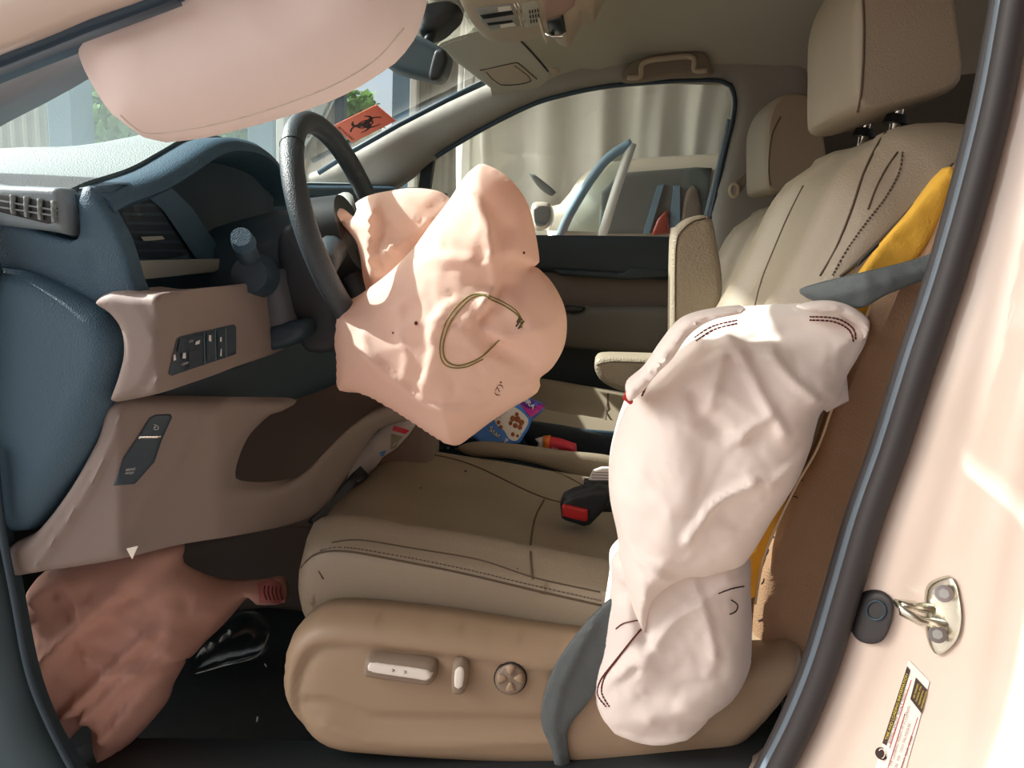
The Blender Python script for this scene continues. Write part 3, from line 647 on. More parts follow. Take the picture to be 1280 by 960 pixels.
# ================================================================== airbags
ab = thing('driver_airbag', WC, 'deflated airbag, tinted pink for warm light, hanging out of the steering wheel', 'airbag')
relief('neck_cloth', [(416, 262), (424, 260), (440, 272), (446, 262), (444, 254), (462, 244), (490, 238), (515, 235), (545, 238), (558, 246), (575, 262), (570, 300), (520, 370), (470, 372), (456, 356), (450, 320), (444, 300), (428, 280)], lambda a, b: .44-(b-240)*.0002, BAGP, ab, H=.05, R=60, th=.02, back=.6, h=6, nz=(.006, .03),
    cr=[([(480, 240), (474, 280), (472, 330), (478, 365)], 7, .014, 's'), ([(478, 322), (510, 306), (545, 280)], 4, .008, 's'), ([(500, 238), (520, 262), (545, 280)], 4, .007, 's'), ([(446, 290), (470, 310), (480, 340)], 6, .01, 'g'), ([(448, 262), (452, 300), (456, 350)], 8, -.012, 'g')])
relief('front_panel', [(604, 205), (628, 216), (646, 234), (660, 258), (668, 290), (673, 328), (664, 333), (672, 336), (690, 355), (704, 382), (708, 408), (704, 436), (690, 460), (674, 474), (672, 490), (640, 510), (614, 527), (590, 545), (570, 557), (548, 548), (520, 530), (480, 505), (452, 492), (425, 486), (422, 450), (420, 420), (426, 384), (450, 368), (485, 342), (515, 312), (540, 278), (560, 252), (580, 222), (592, 210)],
    lambda a, b: .36-(b-205)*.00020+abs(a-560)*.00012, BAGP, ab, H=.075, R=110, th=.015, back=.25, h=5, nz=(.007, .011), key='dab', angle=180,
    cr=[([(594, 245), (618, 275), (626, 330), (624, 360), (608, 385)], 13, .026, 's'), ([(640, 225), (652, 262), (650, 300)], 6, .008, 'g'), ([(500, 470), (480, 440), (470, 410)], 7, .007, 's'), ([(600, 395), (640, 415), (700, 400)], 6, .007, 's'), ([(625, 355), (650, 352), (675, 342)], 12, -.016, 'g'), ([(585, 245), (610, 262), (640, 285)], 14, -.012, 'g'), ([(422, 425), (460, 425), (490, 445), (530, 485), (560, 500), (620, 500)], 12, .010, 's'),
        ([(545, 470), (555, 430), (556, 395), (575, 375)], 12, .008, 's'), ([(610, 385), (612, 405), (625, 425), (650, 440), (675, 455)], 10, -.014, 'g'), ([(640, 370), (665, 395), (690, 420)], 10, .010, 'g'), ([(560, 545), (590, 520), (640, 505)], 8, .006, 's'),
        ([(505, 330), (560, 320), (600, 325)], 16, .010, 's'), ([(448, 470), (456, 450), (452, 430)], 6, -.006, 'g'), ([(626, 322), (650, 310), (668, 300)], 10, .008, 'g')])
oval = [(604, 368), (580, 384), (562, 405), (552, 430), (555, 450), (567, 457), (590, 452), (606, 442), (622, 426)]
seam('stitched_loop', 'dab', [(652, 410), (648, 395), (630, 382), (615, 375), (604, 369), (590, 372), (575, 386), (562, 405), (554, 430), (556, 448), (566, 456), (580, 456), (602, 446), (624, 425)], .0012, GREENTH, ab, step=5)
seam('stitched_loop', 'dab', [(654, 402), (645, 388), (628, 377), (612, 370), (602, 367.5), (588, 369), (572, 382), (558, 402), (550, 430), (552, 450), (562, 459), (582, 459), (604, 449)], .0009, GREENTH, ab, step=5)
for q in ([(645, 408), (652, 398)], [(648, 411), (655, 401)], [(646, 403), (650, 396)]): seam('stitch_bar', 'dab', q, .0011, BLACKTH, ab, step=3)
text('print_mark', '(7)', (622, 496), (6, -13), (-8, -4), onsurf('dab', .3, .001), SEAM, ab)
for a, b, r in ((520, 404, 2.4), (491, 416, 1.2), (655, 316, 1.6), (626, 478, 1.2)):
    relief('stain_spot', [(a+r*math.cos(k), b+r*1.2*math.sin(k)) for k in range(6)], onsurf('dab', .3, .001), THREAD, ab, th=.0004, h=2)
# curtain airbag hanging from the roof rail
cb = thing('curtain_airbag', P(320, -60, .15), 'big white curtain airbag, faintly tinted for warm light, hanging from the roof rail at top left', 'airbag')
relief('bag_panel', [(105, 38), (112, 70), (122, 100), (134, 124), (152, 150), (180, 172), (200, 173), (240, 168), (290, 156), (350, 139), (410, 117), (455, 92), (490, 66), (508, 42), (520, 15), (528, -20), (532, -80), (520, -150), (300, -150), (215, -30), (206, 0), (190, 10), (150, 22), (118, 32)],
    lambda a, b: .10-(b-0)*.00010, BAGC, cb, H=.07, R=75, th=.03, back=.6, h=10, nz=(.003, .006), angle=180, key='cab',
    cr=[([(206, -10), (196, 28), (150, 45), (128, 60)], 9, .020, 's'), ([(118, 45), (122, 70), (150, 110), (185, 160)], 6, .010, 's'), ([(190, 158), (300, 140), (410, 104), (500, 40)], 6, .006, 's'), ([(180, 140), (300, 128), (420, 92)], 14, .004, 's')])
seam('hem_seam', 'cab', [(150, 144), (182, 166), (240, 161), (300, 148), (360, 129), (420, 105), (470, 74), (505, 35)], .0009, CREAM, cb)
# knee airbag
kn = thing('knee_airbag', P(150, 700, .2), 'rose coloured deflated knee airbag drooping into the footwell', 'airbag')
relief('bag_cloth', [(38, 740), (54, 716), (90, 696), (150, 684), (222, 680), (226, 706), (262, 724), (290, 728), (330, 726), (352, 724), (356, 752), (322, 754), (312, 745), (280, 780), (255, 804), (238, 822), (228, 822), (228, 832), (214, 858), (206, 880), (180, 912), (152, 940), (136, 956), (122, 934), (118, 904), (112, 900), (88, 922), (76, 932), (58, 900), (52, 872), (48, 830), (42, 790)],
    lambda a, b: .17+interp(a, [(30, 0), (230, .10), (360, .22)])-(b-700)*.0003, BAGK, kn, H=.04, R=45, th=.01, back=.4, h=6, nz=(.010, .018), key='kab', angle=180,
    cr=[([(170, 726), (120, 770), (92, 800), (70, 850), (50, 880)], 14, .030, 's'), ([(120, 888), (180, 830), (230, 790)], 8, .016, 's'), ([(100, 880), (150, 830), (210, 772)], 8, .018, 's'), ([(135, 800), (180, 812), (225, 812)], 10, .018, 's'), ([(150, 905), (190, 860), (222, 822)], 9, .016, 's'), ([(58, 735), (100, 712), (130, 740)], 8, .010, 'g'),
        ([(228, 812), (262, 780), (320, 732)], 6, .008, 's'), ([(90, 905), (112, 888), (122, 900)], 6, -.016, 'g'), ([(220, 690), (200, 720), (170, 740)], 12, -.010, 'g')])
relief('label_tab', [(322, 728), (340, 723), (352, 730), (356, 754), (324, 754)], onsurf('kab', .3, .002), mat('pink tab', srgb(206, 132, 132), .8), kn, th=.001, h=6, curve=False, key='ktab')
for k in range(5):
    seam('print_stroke', 'ktab', [(331+k*5, 732+k*.5), (330+k*5, 740), (333+k*5, 750)], .0009, THREAD, kn, step=4)
relief('torn_tip', [(158, 686), (172, 683), (165, 699)], .09, CREAM, kn, th=.002, h=5, curve=False)
# side airbag out of the driver seat
sb = thing('side_airbag', P(900, 640, .15), 'white deflated side airbag lying along the driver seat', 'airbag')
say = lambda a, b: .12+interp(b, [(380, .10), (480, .04), (600, .0), (960, -.01)])
relief('lower_fold', [(765, 690), (800, 670), (900, 660), (935, 690), (938, 730), (940, 790), (936, 830), (918, 862), (890, 884), (862, 912), (820, 922), (785, 915), (758, 898), (744, 874), (741, 840), (750, 800), (756, 760), (762, 720)], lambda a, b: .135, BAGW, sb, H=.06, R=60, th=.02, back=.3, h=5, nz=(.004, .014), key='sab2', angle=180,
    cr=[([(806, 782), (775, 812), (752, 838), (750, 865), (775, 905)], 10, .010, 's'), ([(765, 730), (790, 720), (806, 780)], 8, -.012, 'g'), ([(770, 895), (820, 900), (880, 885), (930, 850)], 7, .012, 's'), ([(860, 700), (875, 740), (885, 790)], 9, .008, 's'), ([(810, 860), (850, 850), (900, 870)], 14, .008, 'g'), ([(800, 800), (840, 740), (900, 700)], 16, .010, 's')])
relief('upper_fold', [(1020, 380), (1055, 379), (1078, 390), (1083, 404), (1074, 432), (1052, 470), (1042, 500), (1022, 512), (1008, 560), (990, 600), (963, 642), (936, 686), (920, 700), (880, 712), (850, 716), (820, 740), (806, 784), (790, 760), (775, 705), (772, 670), (762, 620), (762, 575), (772, 530), (783, 498), (786, 480), (808, 462), (828, 430), (850, 405), (880, 392), (920, 386), (970, 382)], say, BAGW, sb, H=.085, R=75, th=.02, back=.4, h=5, nz=(.005, .012), key='sab', angle=180,
    cr=[([(795, 500), (820, 470), (850, 440), (875, 405)], 10, .016, 's'), ([(850, 640), (880, 600), (925, 575)], 6, .014, 's'), ([(945, 580), (975, 560), (990, 548)], 5, .008, 's'), ([(770, 655), (810, 680), (850, 712)], 7, .010, 's'), ([(900, 410), (930, 470), (960, 520)], 7, .010, 'g'), ([(870, 450), (900, 430), (950, 425)], 10, .010, 's'), ([(860, 480), (872, 505), (890, 520)], 9, -.014, 'g'),
        ([(940, 500), (920, 515), (910, 525)], 7, .010, 's'), ([(945, 430), (980, 470), (1010, 490)], 8, .008, 's'), ([(1040, 392), (1060, 410), (1050, 440)], 8, .010, 'g'), ([(835, 520), (845, 580), (830, 640)], 22, .008, 'g'), ([(900, 400), (885, 450), (870, 500)], 7, .009, 'g'), ([(925, 420), (1000, 402), (1060, 400)], 10, -.012, 'g'), ([(780, 640), (800, 700), (810, 760)], 8, .008, 's')])
relief('rolled_edge', [(785, 500), (784, 482), (806, 462), (828, 430), (852, 402), (884, 390), (930, 384), (925, 392), (890, 400), (862, 418), (840, 448), (822, 466), (800, 492)], .07, BAGW, sb, H=.02, R=9, th=.03, back=.5, h=5, nz=(.006, .05))
relief('cut_hem', [(1000, 384), (1030, 377), (1060, 381), (1084, 400), (1078, 424), (1074, 410), (1050, 394), (1020, 392)], .14, BAGW, sb, H=.015, R=6, th=.02, back=.5, h=5, nz=(.004, .05))
tube('loose_flap', [P(1052, 462, .15), P(1044, 492, .14), P(1026, 508, .14)], [.006, .018, .01], BAGW, sb)
for nm, q in (('red_stitching', [(868, 422), (890, 408), (922, 400)]), ('red_stitching', [(870, 426), (892, 412), (922, 404)]), ('red_stitching', [(1012, 396), (1045, 398), (1066, 410), (1070, 425)]), ('red_stitching', [(1012, 400), (1042, 402), (1062, 413), (1067, 428)]), ('red_stitching', [(820, 462), (810, 478), (804, 492)]), ('red_stitching', [(818, 466), (808, 481), (802, 496)])):
    stitches(nm, 'sab', q, THREAD, sb, 5, .75, .0011)
for q in ([(806, 782), (790, 800), (770, 826), (756, 846), (752, 866), (762, 884)], [(802, 786), (786, 805), (766, 830), (751, 850), (747, 868), (758, 884)]):
    stitches('red_stitching', 'sab2', q, THREAD, sb, 4, .75, .0012)
seam('loose_thread', 'sab2', [(898, 742), (914, 736), (930, 733)], .0009, BLACKTH, sb)
seam('loose_thread', 'sab2', [(912, 768), (920, 764), (922, 756), (914, 750)], .0008, BLACKTH, sb, step=3)
seam('loose_thread', 'sab2', [(770, 786), (780, 779), (800, 775)], .0009, THREAD, sb, step=4)
tube('red_thread_tuft', [P(789, 503, .08), P(781, 497, .075), P(783, 490, .07), P(788, 496, .075)], .003, REDP, sb)
# ================================================================== seats
def seat(kind, dx, dy, dz, label, cdz=0):
    t = thing('car_seat', V(.1+dx, .46+dy, -.8), label, 'car seat')
    O = Vector((dx, dy, dz))
    # cushion: side profile traced at the near edge, bolsters raised, centre sunk
    prof = [P(a, b, .2) for a, b in catmull([(369, 742), (374, 708), (392, 690), (430, 687), (500, 696), (580, 708), (660, 724), (760, 742), (900, 768), (1000, 790), (1010, 850), (900, 870), (700, 850), (500, 815), (410, 800), (380, 785)], 14)]
    cx = sum(p.x for p in prof)/len(prof); cz = sum(p.z for p in prof)/len(prof)
    def sec(y):
        u = (y-.2)/.52; e = min(u, 1-u)
        inset = .030*(1-math.sqrt(max(0, 1-(1-min(1, e/.05))**2)))
        bol = .016*math.exp(-((e-.13)/.06)**2); dip = -.018*sm((e-.2)/.14)
        arc = .035*math.sin(math.pi*u)*-1
        r = []
        for p in prof:
            d = Vector((p.x-cx, 0, p.z-cz)); k = sm((p.z-cz)/.04+.5); fr = sm((-.2-p.x)/.16)
            q = p - Vector((math.copysign(min(abs(d.x), inset), d.x), 0, math.copysign(min(abs(d.z), inset*.6), d.z)))
            w = sm((p.z-(cz+.02))/.05)
            back = sm((.05-p.x)/.2)
            q = Vector((q.x+arc*fr, y, q.z+w*(bol*1.2+dip*(1-.3*fr))+w*.012*math.sin(math.pi*u)*fr))
            r.append(q+O+Vector((0, 0, cdz)))
        return r
    ys_ = [.2, .2008, .203, .207, .213, .22, .23, .245, .26, .275, .29, .305, .32, .34, .37, .42, .46, .5, .55, .58, .6, .615, .63, .645, .66, .675, .69, .7, .707, .713, .717, .7192, .72]
    loft('cushion', [sec(y) for y in ys_], LEATHER, t, angle=180, key=kind+'c')
    # backrest
    def bref(z): return .275+.375*z-.075*math.sqrt(z*z+.0016)*1.0+.003
    fx = [(.20, .085), (.203, .06), (.212, .035), (.23, .010), (.26, -.018), (.29, -.026), (.32, -.018), (.345, .004), (.37, .010), (.46, .014), (.55, .010), (.575, .004), (.60, -.018), (.63, -.026), (.66, -.018), (.69, .010), (.708, .035), (.717, .06), (.72, .085)]
    zt = [(.20, .088), (.21, .12), (.23, .143), (.26, .156), (.3, .164), (.46, .172), (.62, .164), (.66, .156), (.69, .143), (.71, .12), (.72, .088)]
    nar = lambda y, z: .46+(y-.46)*(1-.10*sm((z-.02)/.2))
    def bsec(y):
        r = []; T = interp(y, zt); f0 = interp(y, fx)
        for s in np.linspace(0, 1, 26):
            z = -.60+(T-.02+.60)*s; rr = max(0, (z-(T-.07))/.05)
            f = f0*min(1.15, max(.35, .35+5.5*(z+.03))) if f0 > .014 else f0
            g = f*(1-.45*sm((z-.04)/.12)) if f < 0 else f
            r.append(Vector((bref(z)+g+.03*rr*rr, nar(y, z), z)))
        for a in np.linspace(0, math.pi, 9)[1:-1]:
            z0 = T-.02; xb = bref(z0)+g+.03*((z0-T+.07)/.05)**2; xe = bref(z0)+.19
            r.append(Vector(((xb+xe)/2-(xe-xb)/2*math.cos(a), nar(y, z0), z0+.03*math.sin(a))))
        for s in np.linspace(1, 0, 12):
            z = -.60+(T-.02+.60)*s; r.append(Vector((bref(z)+.19-.02*(f > .05), nar(y, z), z)))
        return [V(*q)+O for q in r]
    yb = [.20, .203, .207, .212, .22, .23, .245, .26, .275, .29, .305, .32, .333, .345, .357, .37, .4, .46, .52, .55, .563, .575, .587, .6, .615, .63, .645, .66, .675, .69, .70, .708, .713, .717, .72]
    loft('backrest', [bsec(y) for y in yb], LEATHER, t, angle=180, key=kind+'b')
    # headrest
    hp = [(.316, .212), (.323, .192), (.345, .188), (.39, .200), (.425, .212), (.445, .224), (.450, .245), (.44, .29), (.425, .34), (.408, .385), (.38, .408), (.345, .408), (.316, .39), (.303, .34), (.309, .27)]
    hp = catmull(hp, .012); hx, hz = np.mean(hp, 0)
    def hsec(y):
        e = min(y-.335, .605-y); ins = .011*(1-math.sqrt(max(0, 1-(1-min(1, e/.018))**2)))
        r = []
        for a, b in hp:
            d = math.hypot(a-hx, b-hz); k = 1-ins/d
            front = sm((.35-a)/.03)
            r.append(V(hx+(a-hx)*k+front*(-.008*math.sin(math.pi*(y-.335)/.27)), y, hz+(b-hz)*k)+O)
        return r
    hr = loft('headrest', [hsec(y) for y in (.335, .3352, .3365, .339, .344, .353, .37, .4, .44, .47, .5, .54, .57, .587, .596, .601, .6035, .6048, .605)], LEATHER, t, angle=180, key=kind+'h')
    for y in (.40, .54):
        tube('headrest_post', [V(.40, y, .30)+O, V(.39, y, .14)+O], .0075, CHROME, hr, 12)
        v, f = disc(V(.392, y, .183)+O, (.1, 0, 1), .018, .012, 20, .014); mk('post_collar', v, f, BLACKP, hr)
    # piping round the headrest front panel and backrest panel
    sf = [V(.412-.012*math.sin((z-.19)/.24*math.pi)*0+.0, .3335, z)+O for z in np.linspace(.205, .435, 8)]
    return t
ds = seat('driver_seat', 0, 0, 0, 'taupe leather driver seat with torn side nearest the camera')
ps = seat('passenger_seat', .035, .745, -.06, 'taupe leather passenger seat beyond the driver seat, partly hidden', .095)
# --- driver seat stitching and seams
DC, DB_, DH = 'driver_seatc', 'driver_seatb', 'driver_seath'
seam('piping', DC, [(372, 716), (392, 694), (430, 689), (500, 701), (580, 717), (660, 736), (752, 757)], .0016, SEAM, ds)
stitches('stitching', DC, [(400, 688), (430, 684), (500, 695), (580, 711), (660, 730), (752, 751)], SEAM, ds, 5, .6)
seam('panel_seam', DC, [(520, 566), (560, 572), (600, 585), (680, 622), (750, 636)], .0016, SEAM, ds)
seam('panel_seam', DC, [(680, 625), (668, 650), (663, 690), (666, 724)], .0016, SEAM, ds)
seam('panel_seam', DC, [(600, 573), (660, 582), (700, 592), (735, 610)], .0012, SEAM, ds)
seam('panel_seam', DC, [(415, 678), (450, 675), (520, 686), (600, 700), (668, 722), (750, 740)], .0012, SEAM, ds)
for a, b, r in ((582, 589, 1.8), (526, 610, 1.2), (560, 560, 2), (570, 561, 1.5), (552, 560, 1.3), (665, 667, 1.5), (647, 711, 1)):
    relief('stain_spot', [(a+r*math.cos(k*1.05), b+r*.8*math.sin(k*1.05)) for k in range(6)], onsurf(DC, .4, .001), BLACKTH, ds, th=.0004, h=2)
seam('scuff_mark', DC, [(398, 714), (401, 719), (404, 724)], .0008, SEAM, ds, step=4)
seam('panel_seam', DB_, [(1120, 152), (1100, 175), (1080, 215), (1065, 260), (1045, 310), (1025, 345)], .0015, SEAM, ds)
stitches('stitching', DB_, [(1128, 190), (1124, 215), (1108, 245), (1085, 275), (1060, 310), (1040, 345)], SEAM, ds, 5, .6, .0012)
seam('panel_seam', DB_, [(1122, 190), (1108, 210), (1095, 235), (1085, 262)], .0012, SEAM, ds)
seam('piping', DB_, [(1192, 205), (1165, 232), (1130, 270), (1100, 300), (1070, 330), (1050, 346)], .0022, SEAM, ds)
seam('panel_seam', DB_, [(1004, 232), (985, 270), (968, 310), (952, 350), (944, 382)], .0015, SEAM, ds)
seam('piping', DH, [(1078, -10), (1080, 30), (1079, 80), (1076, 120), (1072, 140)], .0016, SEAM, ds)
seam('panel_seam', 'passenger_seath', [(976, 146), (966, 165), (962, 190), (961, 215), (963, 232)], .0014, SEAM, ps)
seam('panel_seam', 'passenger_seatb', [(992, 245), (975, 270), (965, 300), (950, 330)], .002, SEAM, ps)
seam('panel_seam', 'passenger_seatc', [(760, 492), (757, 525)], .002, SEAM, ps)
# --- torn side: yellow foam, brown side cover, loose threads
relief('foam_core', [(1188, 208), (1196, 215), (1180, 262), (1150, 320), (1100, 372), (1080, 420), (1040, 480), (1010, 545), (985, 620), (960, 690), (945, 745), (930, 742), (922, 700), (940, 640), (975, 560), (1010, 480), (1040, 400), (1090, 320), (1140, 262)], .192, FOAM, ds, H=.006, R=8, th=.03, h=9, nz=(.004, .03), label='yellow foam exposed by the tear')
relief('side_cover', [(1200, 205), (1235, 200), (1240, 300), (1150, 500), (1075, 700), (1030, 800), (985, 866), (970, 862), (955, 846), (945, 838), (941, 800), (945, 750), (955, 700), (972, 655), (998, 602), (1022, 560), (1042, 500), (1066, 440), (1090, 380), (1110, 340), (1150, 320), (1180, 262)], .185, TORN, ds, H=.02, R=16, th=.02, h=9, key='cover', nz=(.003, .02), label='brown torn side cover',
    cr=[([(1120, 350), (1075, 440), (1035, 520), (1000, 590), (965, 680), (955, 760), (955, 840)], 7, .006, 's'), ([(950, 845), (1000, 815), (1040, 790)], 6, .006, 's')])
relief('black_strap', [(1098, 308), (1100, 302), (1076, 326), (1072, 334)], .175, BLACKP, ds, th=.006, h=6, curve=False)
for a, b, da, db2 in ((1028, 498, 5, -3), (1018, 516, 4, 5), (1016, 530, 2, 6), (1010, 545, -2, 4), (1004, 560, -6, 2), (997, 597, 6, 4), (990, 620, 7, 2), (960, 674, 8, -3), (957, 695, 4, -9), (952, 730, 3, -7), (948, 776, 5, -2), (956, 678, -4, 2)):
    seam('cut_thread', 'cover', [(a, b), (a+da*.5+1, b+db2*.5), (a+da, b+db2)], .0009, BLACKTH, ds, step=3)
tube('torn_edge', pxs(catmull([(1090, 378), (1066, 440), (1042, 505), (1022, 560), (996, 606), (972, 655), (954, 700), (944, 755)], 10, False), .162), .0016, mat('raw leather edge', srgb(220, 200, 170), .9), ds, 6)
# --- plastic side trim with seat switches
st_ = bpy.data.objects.new('side_trim', None); COL.objects.link(st_); st_.parent = ds; st_.location = P(560, 900, .17)-wloc(ds)
sty = lambda a, b: .165-.00002*(b-760)
relief('trim_panel', [(360, 850), (362, 808), (372, 784), (392, 767), (420, 760), (470, 762), (560, 772), (660, 788), (760, 800), (880, 806), (985, 800), (1000, 826), (985, 852), (950, 895), (915, 925), (870, 938), (780, 944), (690, 945), (560, 938), (470, 932), (425, 926), (395, 910), (372, 880)], sty, TAUPEP, st_, H=.045, R=26, th=.03, h=6, key='trim', angle=180,
    cr=[([(392, 930), (384, 850), (400, 802), (430, 790), (500, 796), (600, 808), (690, 824), (760, 836)], 12, -.010, 's'), ([(396, 856), (430, 858), (470, 872), (520, 876), (600, 877), (700, 878)], 8, -.007, 's'), ([(420, 880), (480, 898), (560, 902), (700, 898)], 8, .005, 's')])
TY = onsurf('trim', .15, .001)
relief('slide_switch', [(457, 826), (462, 816), (478, 815), (538, 821), (547, 828), (545, 846), (536, 852), (520, 850), (462, 842), (456, 838)], TY, TAUPED, st_, H=.016, R=6, th=.004, h=4, key='ssw')
relief('switch_face', [(461, 830), (470, 829), (534, 838), (540, 844), (534, 850), (518, 848), (466, 840), (460, 836)], onsurf('ssw', .12, .001), CREAM, st_, H=.003, R=3, th=.002, h=4, key='ssf')
relief('recline_switch', [(567, 826), (573, 821), (582, 822), (587, 830), (585, 856), (579, 863), (568, 862), (565, 852)], TY, TAUPED, st_, H=.016, R=5, th=.004, h=4, key='rsw')
relief('switch_face', [(569, 838), (576, 834), (580, 840), (578, 858), (573, 861), (568, 858)], onsurf('rsw', .12, .001), CREAM, st_, H=.003, R=3, th=.002, h=4)
for a, b in ((490, 838), (505, 840)): seam('switch_mark', 'ssf', [(a, b-1.5), (a+3, b), (a, b+1.5)], .0005, SEAM, st_, step=3)
cq = (638, 848); kr = [(cq[0]+21*math.cos(k*math.pi/12), cq[1]+20.5*math.sin(k*math.pi/12)) for k in range(24)]
relief('lumbar_ring', kr, TY, BLACKTH, st_, H=.001, R=3, th=.002, h=5)
relief('lumbar_knob', [(cq[0]+19.3*math.cos(k*math.pi/12), cq[1]+18.8*math.sin(k*math.pi/12)) for k in range(24)], TY, TAUPED, st_, H=.007, R=4, th=.004, h=4, key='knob',
    cr=[([(638, 840), (638, 828)], 4, .002, 'g')])
for an in (0, 90, 180, 270):
    a = cq[0]+10*math.cos(math.radians(an)); b = cq[1]+10*math.sin(math.radians(an)); c_, s_ = math.cos(math.radians(an)), math.sin(math.radians(an))
    relief('pad_wedge', [(cq[0]+4*c_, cq[1]+4*s_), (a+5*c_-6*s_, b+5*s_+6*c_), (a+6*c_, b+6*s_), (a+5*c_+6*s_, b+5*s_-6*c_)], onsurf('knob', .12, .001), TAUPEP, st_, H=.002, R=3, th=.002, h=4)
# seat rail below
rl = thing('seat_rail', P(700, 955, .25), 'dark metal seat rail on the floor under the driver seat', 'rail')
box('rail_channel', V(.0, .28, -.70), (.9, .05, .05), BLACKP, rl)
box('rail_slider', V(.02, .28, -.665), (.7, .035, .03), mat('dark steel', srgb(86, 84, 82), .4, metal=.7), rl)
box('seat_pan', V(.02, .46, -.655), (.56, .42, .03), BLACKP, rl)
# --- armrests
ro = relief('armrest', [(840, 300), (846, 284), (862, 272), (880, 269), (890, 276), (896, 305), (902, 345), (900, 375), (880, 400), (850, 440), (842, 460), (838, 440)], .74, LEATHERD, ds, H=.012, R=9, th=.07, back=.8, h=7, key='arm')
seam('piping', 'arm', [(845, 440), (844, 380), (845, 310), (851, 290), (868, 276), (882, 273)], .0016, SEAM, ds)
relief('armrest', [(743, 458), (746, 449), (762, 446), (830, 448), (860, 450), (860, 490), (800, 491), (775, 488), (754, 478), (746, 468)], .92, LEATHERD, ps, H=.012, R=8, th=.08, back=.8, h=6, key='arm2')
seam('piping', 'arm2', [(746, 456), (765, 452), (820, 454)], .0014, SEAM, ps)
# passenger belt guide ring
bg_ = thing('belt_guide', P(918, 238, 1.42), 'small plastic belt guide loop beside passenger headrest', 'belt guide')
tube('guide_ring', [P(918+5*math.cos(k*.52), 238+8*math.sin(k*.52), 1.42) for k in range(12)], .006, CEILD, bg_, 8, True)
relief('belt_strap', [(916, 230), (935, 212), (940, 218), (925, 242)], 1.43, TAUPED, bg_, H=.002, R=3, th=.004, h=7, curve=False)
# --- belt webbing of the driver seat
bl = thing('driver_seat_belt', P(740, 840, .1), 'grey seat belt crossing the backrest and falling over side trim', 'seat belt')
relief('shoulder_webbing', [(1060, 384), (1030, 380), (1008, 372), (1000, 362), (1030, 352), (1080, 340), (1130, 328), (1165, 316), (1200, 290), (1200, 330), (1165, 346), (1110, 368), (1080, 384)], lambda a, b: interp(a, [(1000, .20), (1080, .145), (1200, .12)]), BELT, bl, H=.004, R=10, th=.004, h=6, nz=(.003, .02),
    cr=[([(1030, 372), (1090, 356), (1160, 334)], 6, .004, 'g')])
relief('lap_webbing', [(768, 750), (745, 766), (722, 792), (700, 822), (686, 850), (677, 884), (678, 910), (690, 940), (700, 990), (716, 990), (710, 935), (712, 908), (742, 868), (760, 818), (790, 780)], .112, BELT, bl, H=.003, R=8, th=.004, h=6, nz=(.002, .02), key='lap',
    cr=[([(740, 780), (705, 845), (692, 900), (700, 950)], 5, .004, 's')])
# buckle
BYc = hit('driver_seatc', 718, 654).y-.03
bk = thing('seat_belt_buckle', P(728, 630, .6), 'black seat belt buckle with red release button on driver cushion', 'buckle')
relief('buckle_body', [(700, 630), (704, 622), (716, 616), (748, 607), (764, 610), (764, 620), (758, 634), (738, 655), (730, 657), (702, 648)], BYc, BLACKP, bk, H=.012, R=5, th=.03, h=5, curve=False, key='bck')
relief('release_button', [(702, 633), (705, 630), (735, 637), (735, 650), (731, 652), (703, 645)], BYc-.014, REDP, bk, H=.003, R=3, th=.008, h=4, curve=False)
relief('buckle_stem', [(728, 616), (730, 602), (765, 602), (768, 640), (750, 640)], BYc+.02, BLACKP, bk, H=.005, R=4, th=.02, h=7, curve=False)
relief('warning_tag', [(735, 601), (741, 588), (752, 584), (766, 584), (766, 603), (750, 605)], BYc+.03, PAPER, bk, H=.002, R=3, th=.004, h=5, curve=False, key='tag')
for k in range(4): seam('print_line', 'tag', [(740, 590+k*3.5), (764, 591+k*3.5)], .0006, SEAM, bk, step=6)
# ================================================================== console and litter
cn = thing('floor_console', V(-.1, .84, -.6), 'low dark console tray between the two front seats', 'console')
box('tray_floor', V(-.1, .845, -.57), (.75, .16, .02), BLACKP, cn)
box('tray_wall', V(-.1, .935, -.50), (.75, .012, .14), DASHD, cn, bevel=.004)
box('tray_wall', V(-.1, .765, -.52), (.75, .012, .10), DASHD, cn, bevel=.004)
for x in (-.08, .06): box('tray_divider', V(x, .85, -.52), (.012, .16, .09), BLACKP, cn)
box('tray_base', V(-.1, .85, -.69), (.75, .16, .22), BLACKP, cn)
relief('leather_lip', [(572, 560), (598, 553), (640, 556), (700, 564), (770, 574), (770, 604), (740, 604), (690, 586), (640, 574), (590, 570)], .755, LEATHER, cn, H=.01, R=7, th=.01, h=7, label='tan padded console edge')
relief('seat_base_side', [(655, 526), (700, 532), (760, 543), (800, 550), (800, 580), (740, 572), (655, 556)], .93, DOORU, cn, H=.003, R=4, th=.01, h=12, curve=False)
sn = thing('snack_bag', P(630, 530, .85), 'crumpled blue and purple snack bag in the console tray', 'bag')
sny = lambda a, b: .80+(555-b)*.0012
relief('bag_film', [(588, 548), (586, 538), (612, 522), (640, 505), (655, 496), (678, 505), (680, 512), (665, 525), (660, 538), (650, 553), (636, 558), (604, 556)], sny, BLUEF, sn, H=.02, R=14, th=.01, back=.6, h=4, nz=(.004, .06), key='snk', curve=False)
SN = onsurf('snk', .85, .001)
relief('purple_band', [(646, 500), (655, 495.5), (680, 506), (676, 513), (664, 523), (662, 521)], SN, PURPF, sn, th=.0006, h=4, curve=False)
relief('magenta_band', [(650, 505), (664, 522), (676, 513), (681, 508), (672, 506), (668, 511), (660, 511)], SN, PINKF, sn, th=.0006, h=4, curve=False, eps=.001)
relief('white_patch', [(620, 516), (640, 508), (660, 524), (654, 540), (645, 551), (636, 548), (630, 538), (620, 530)], SN, CREAM, sn, th=.0006, h=4, eps=.0004)
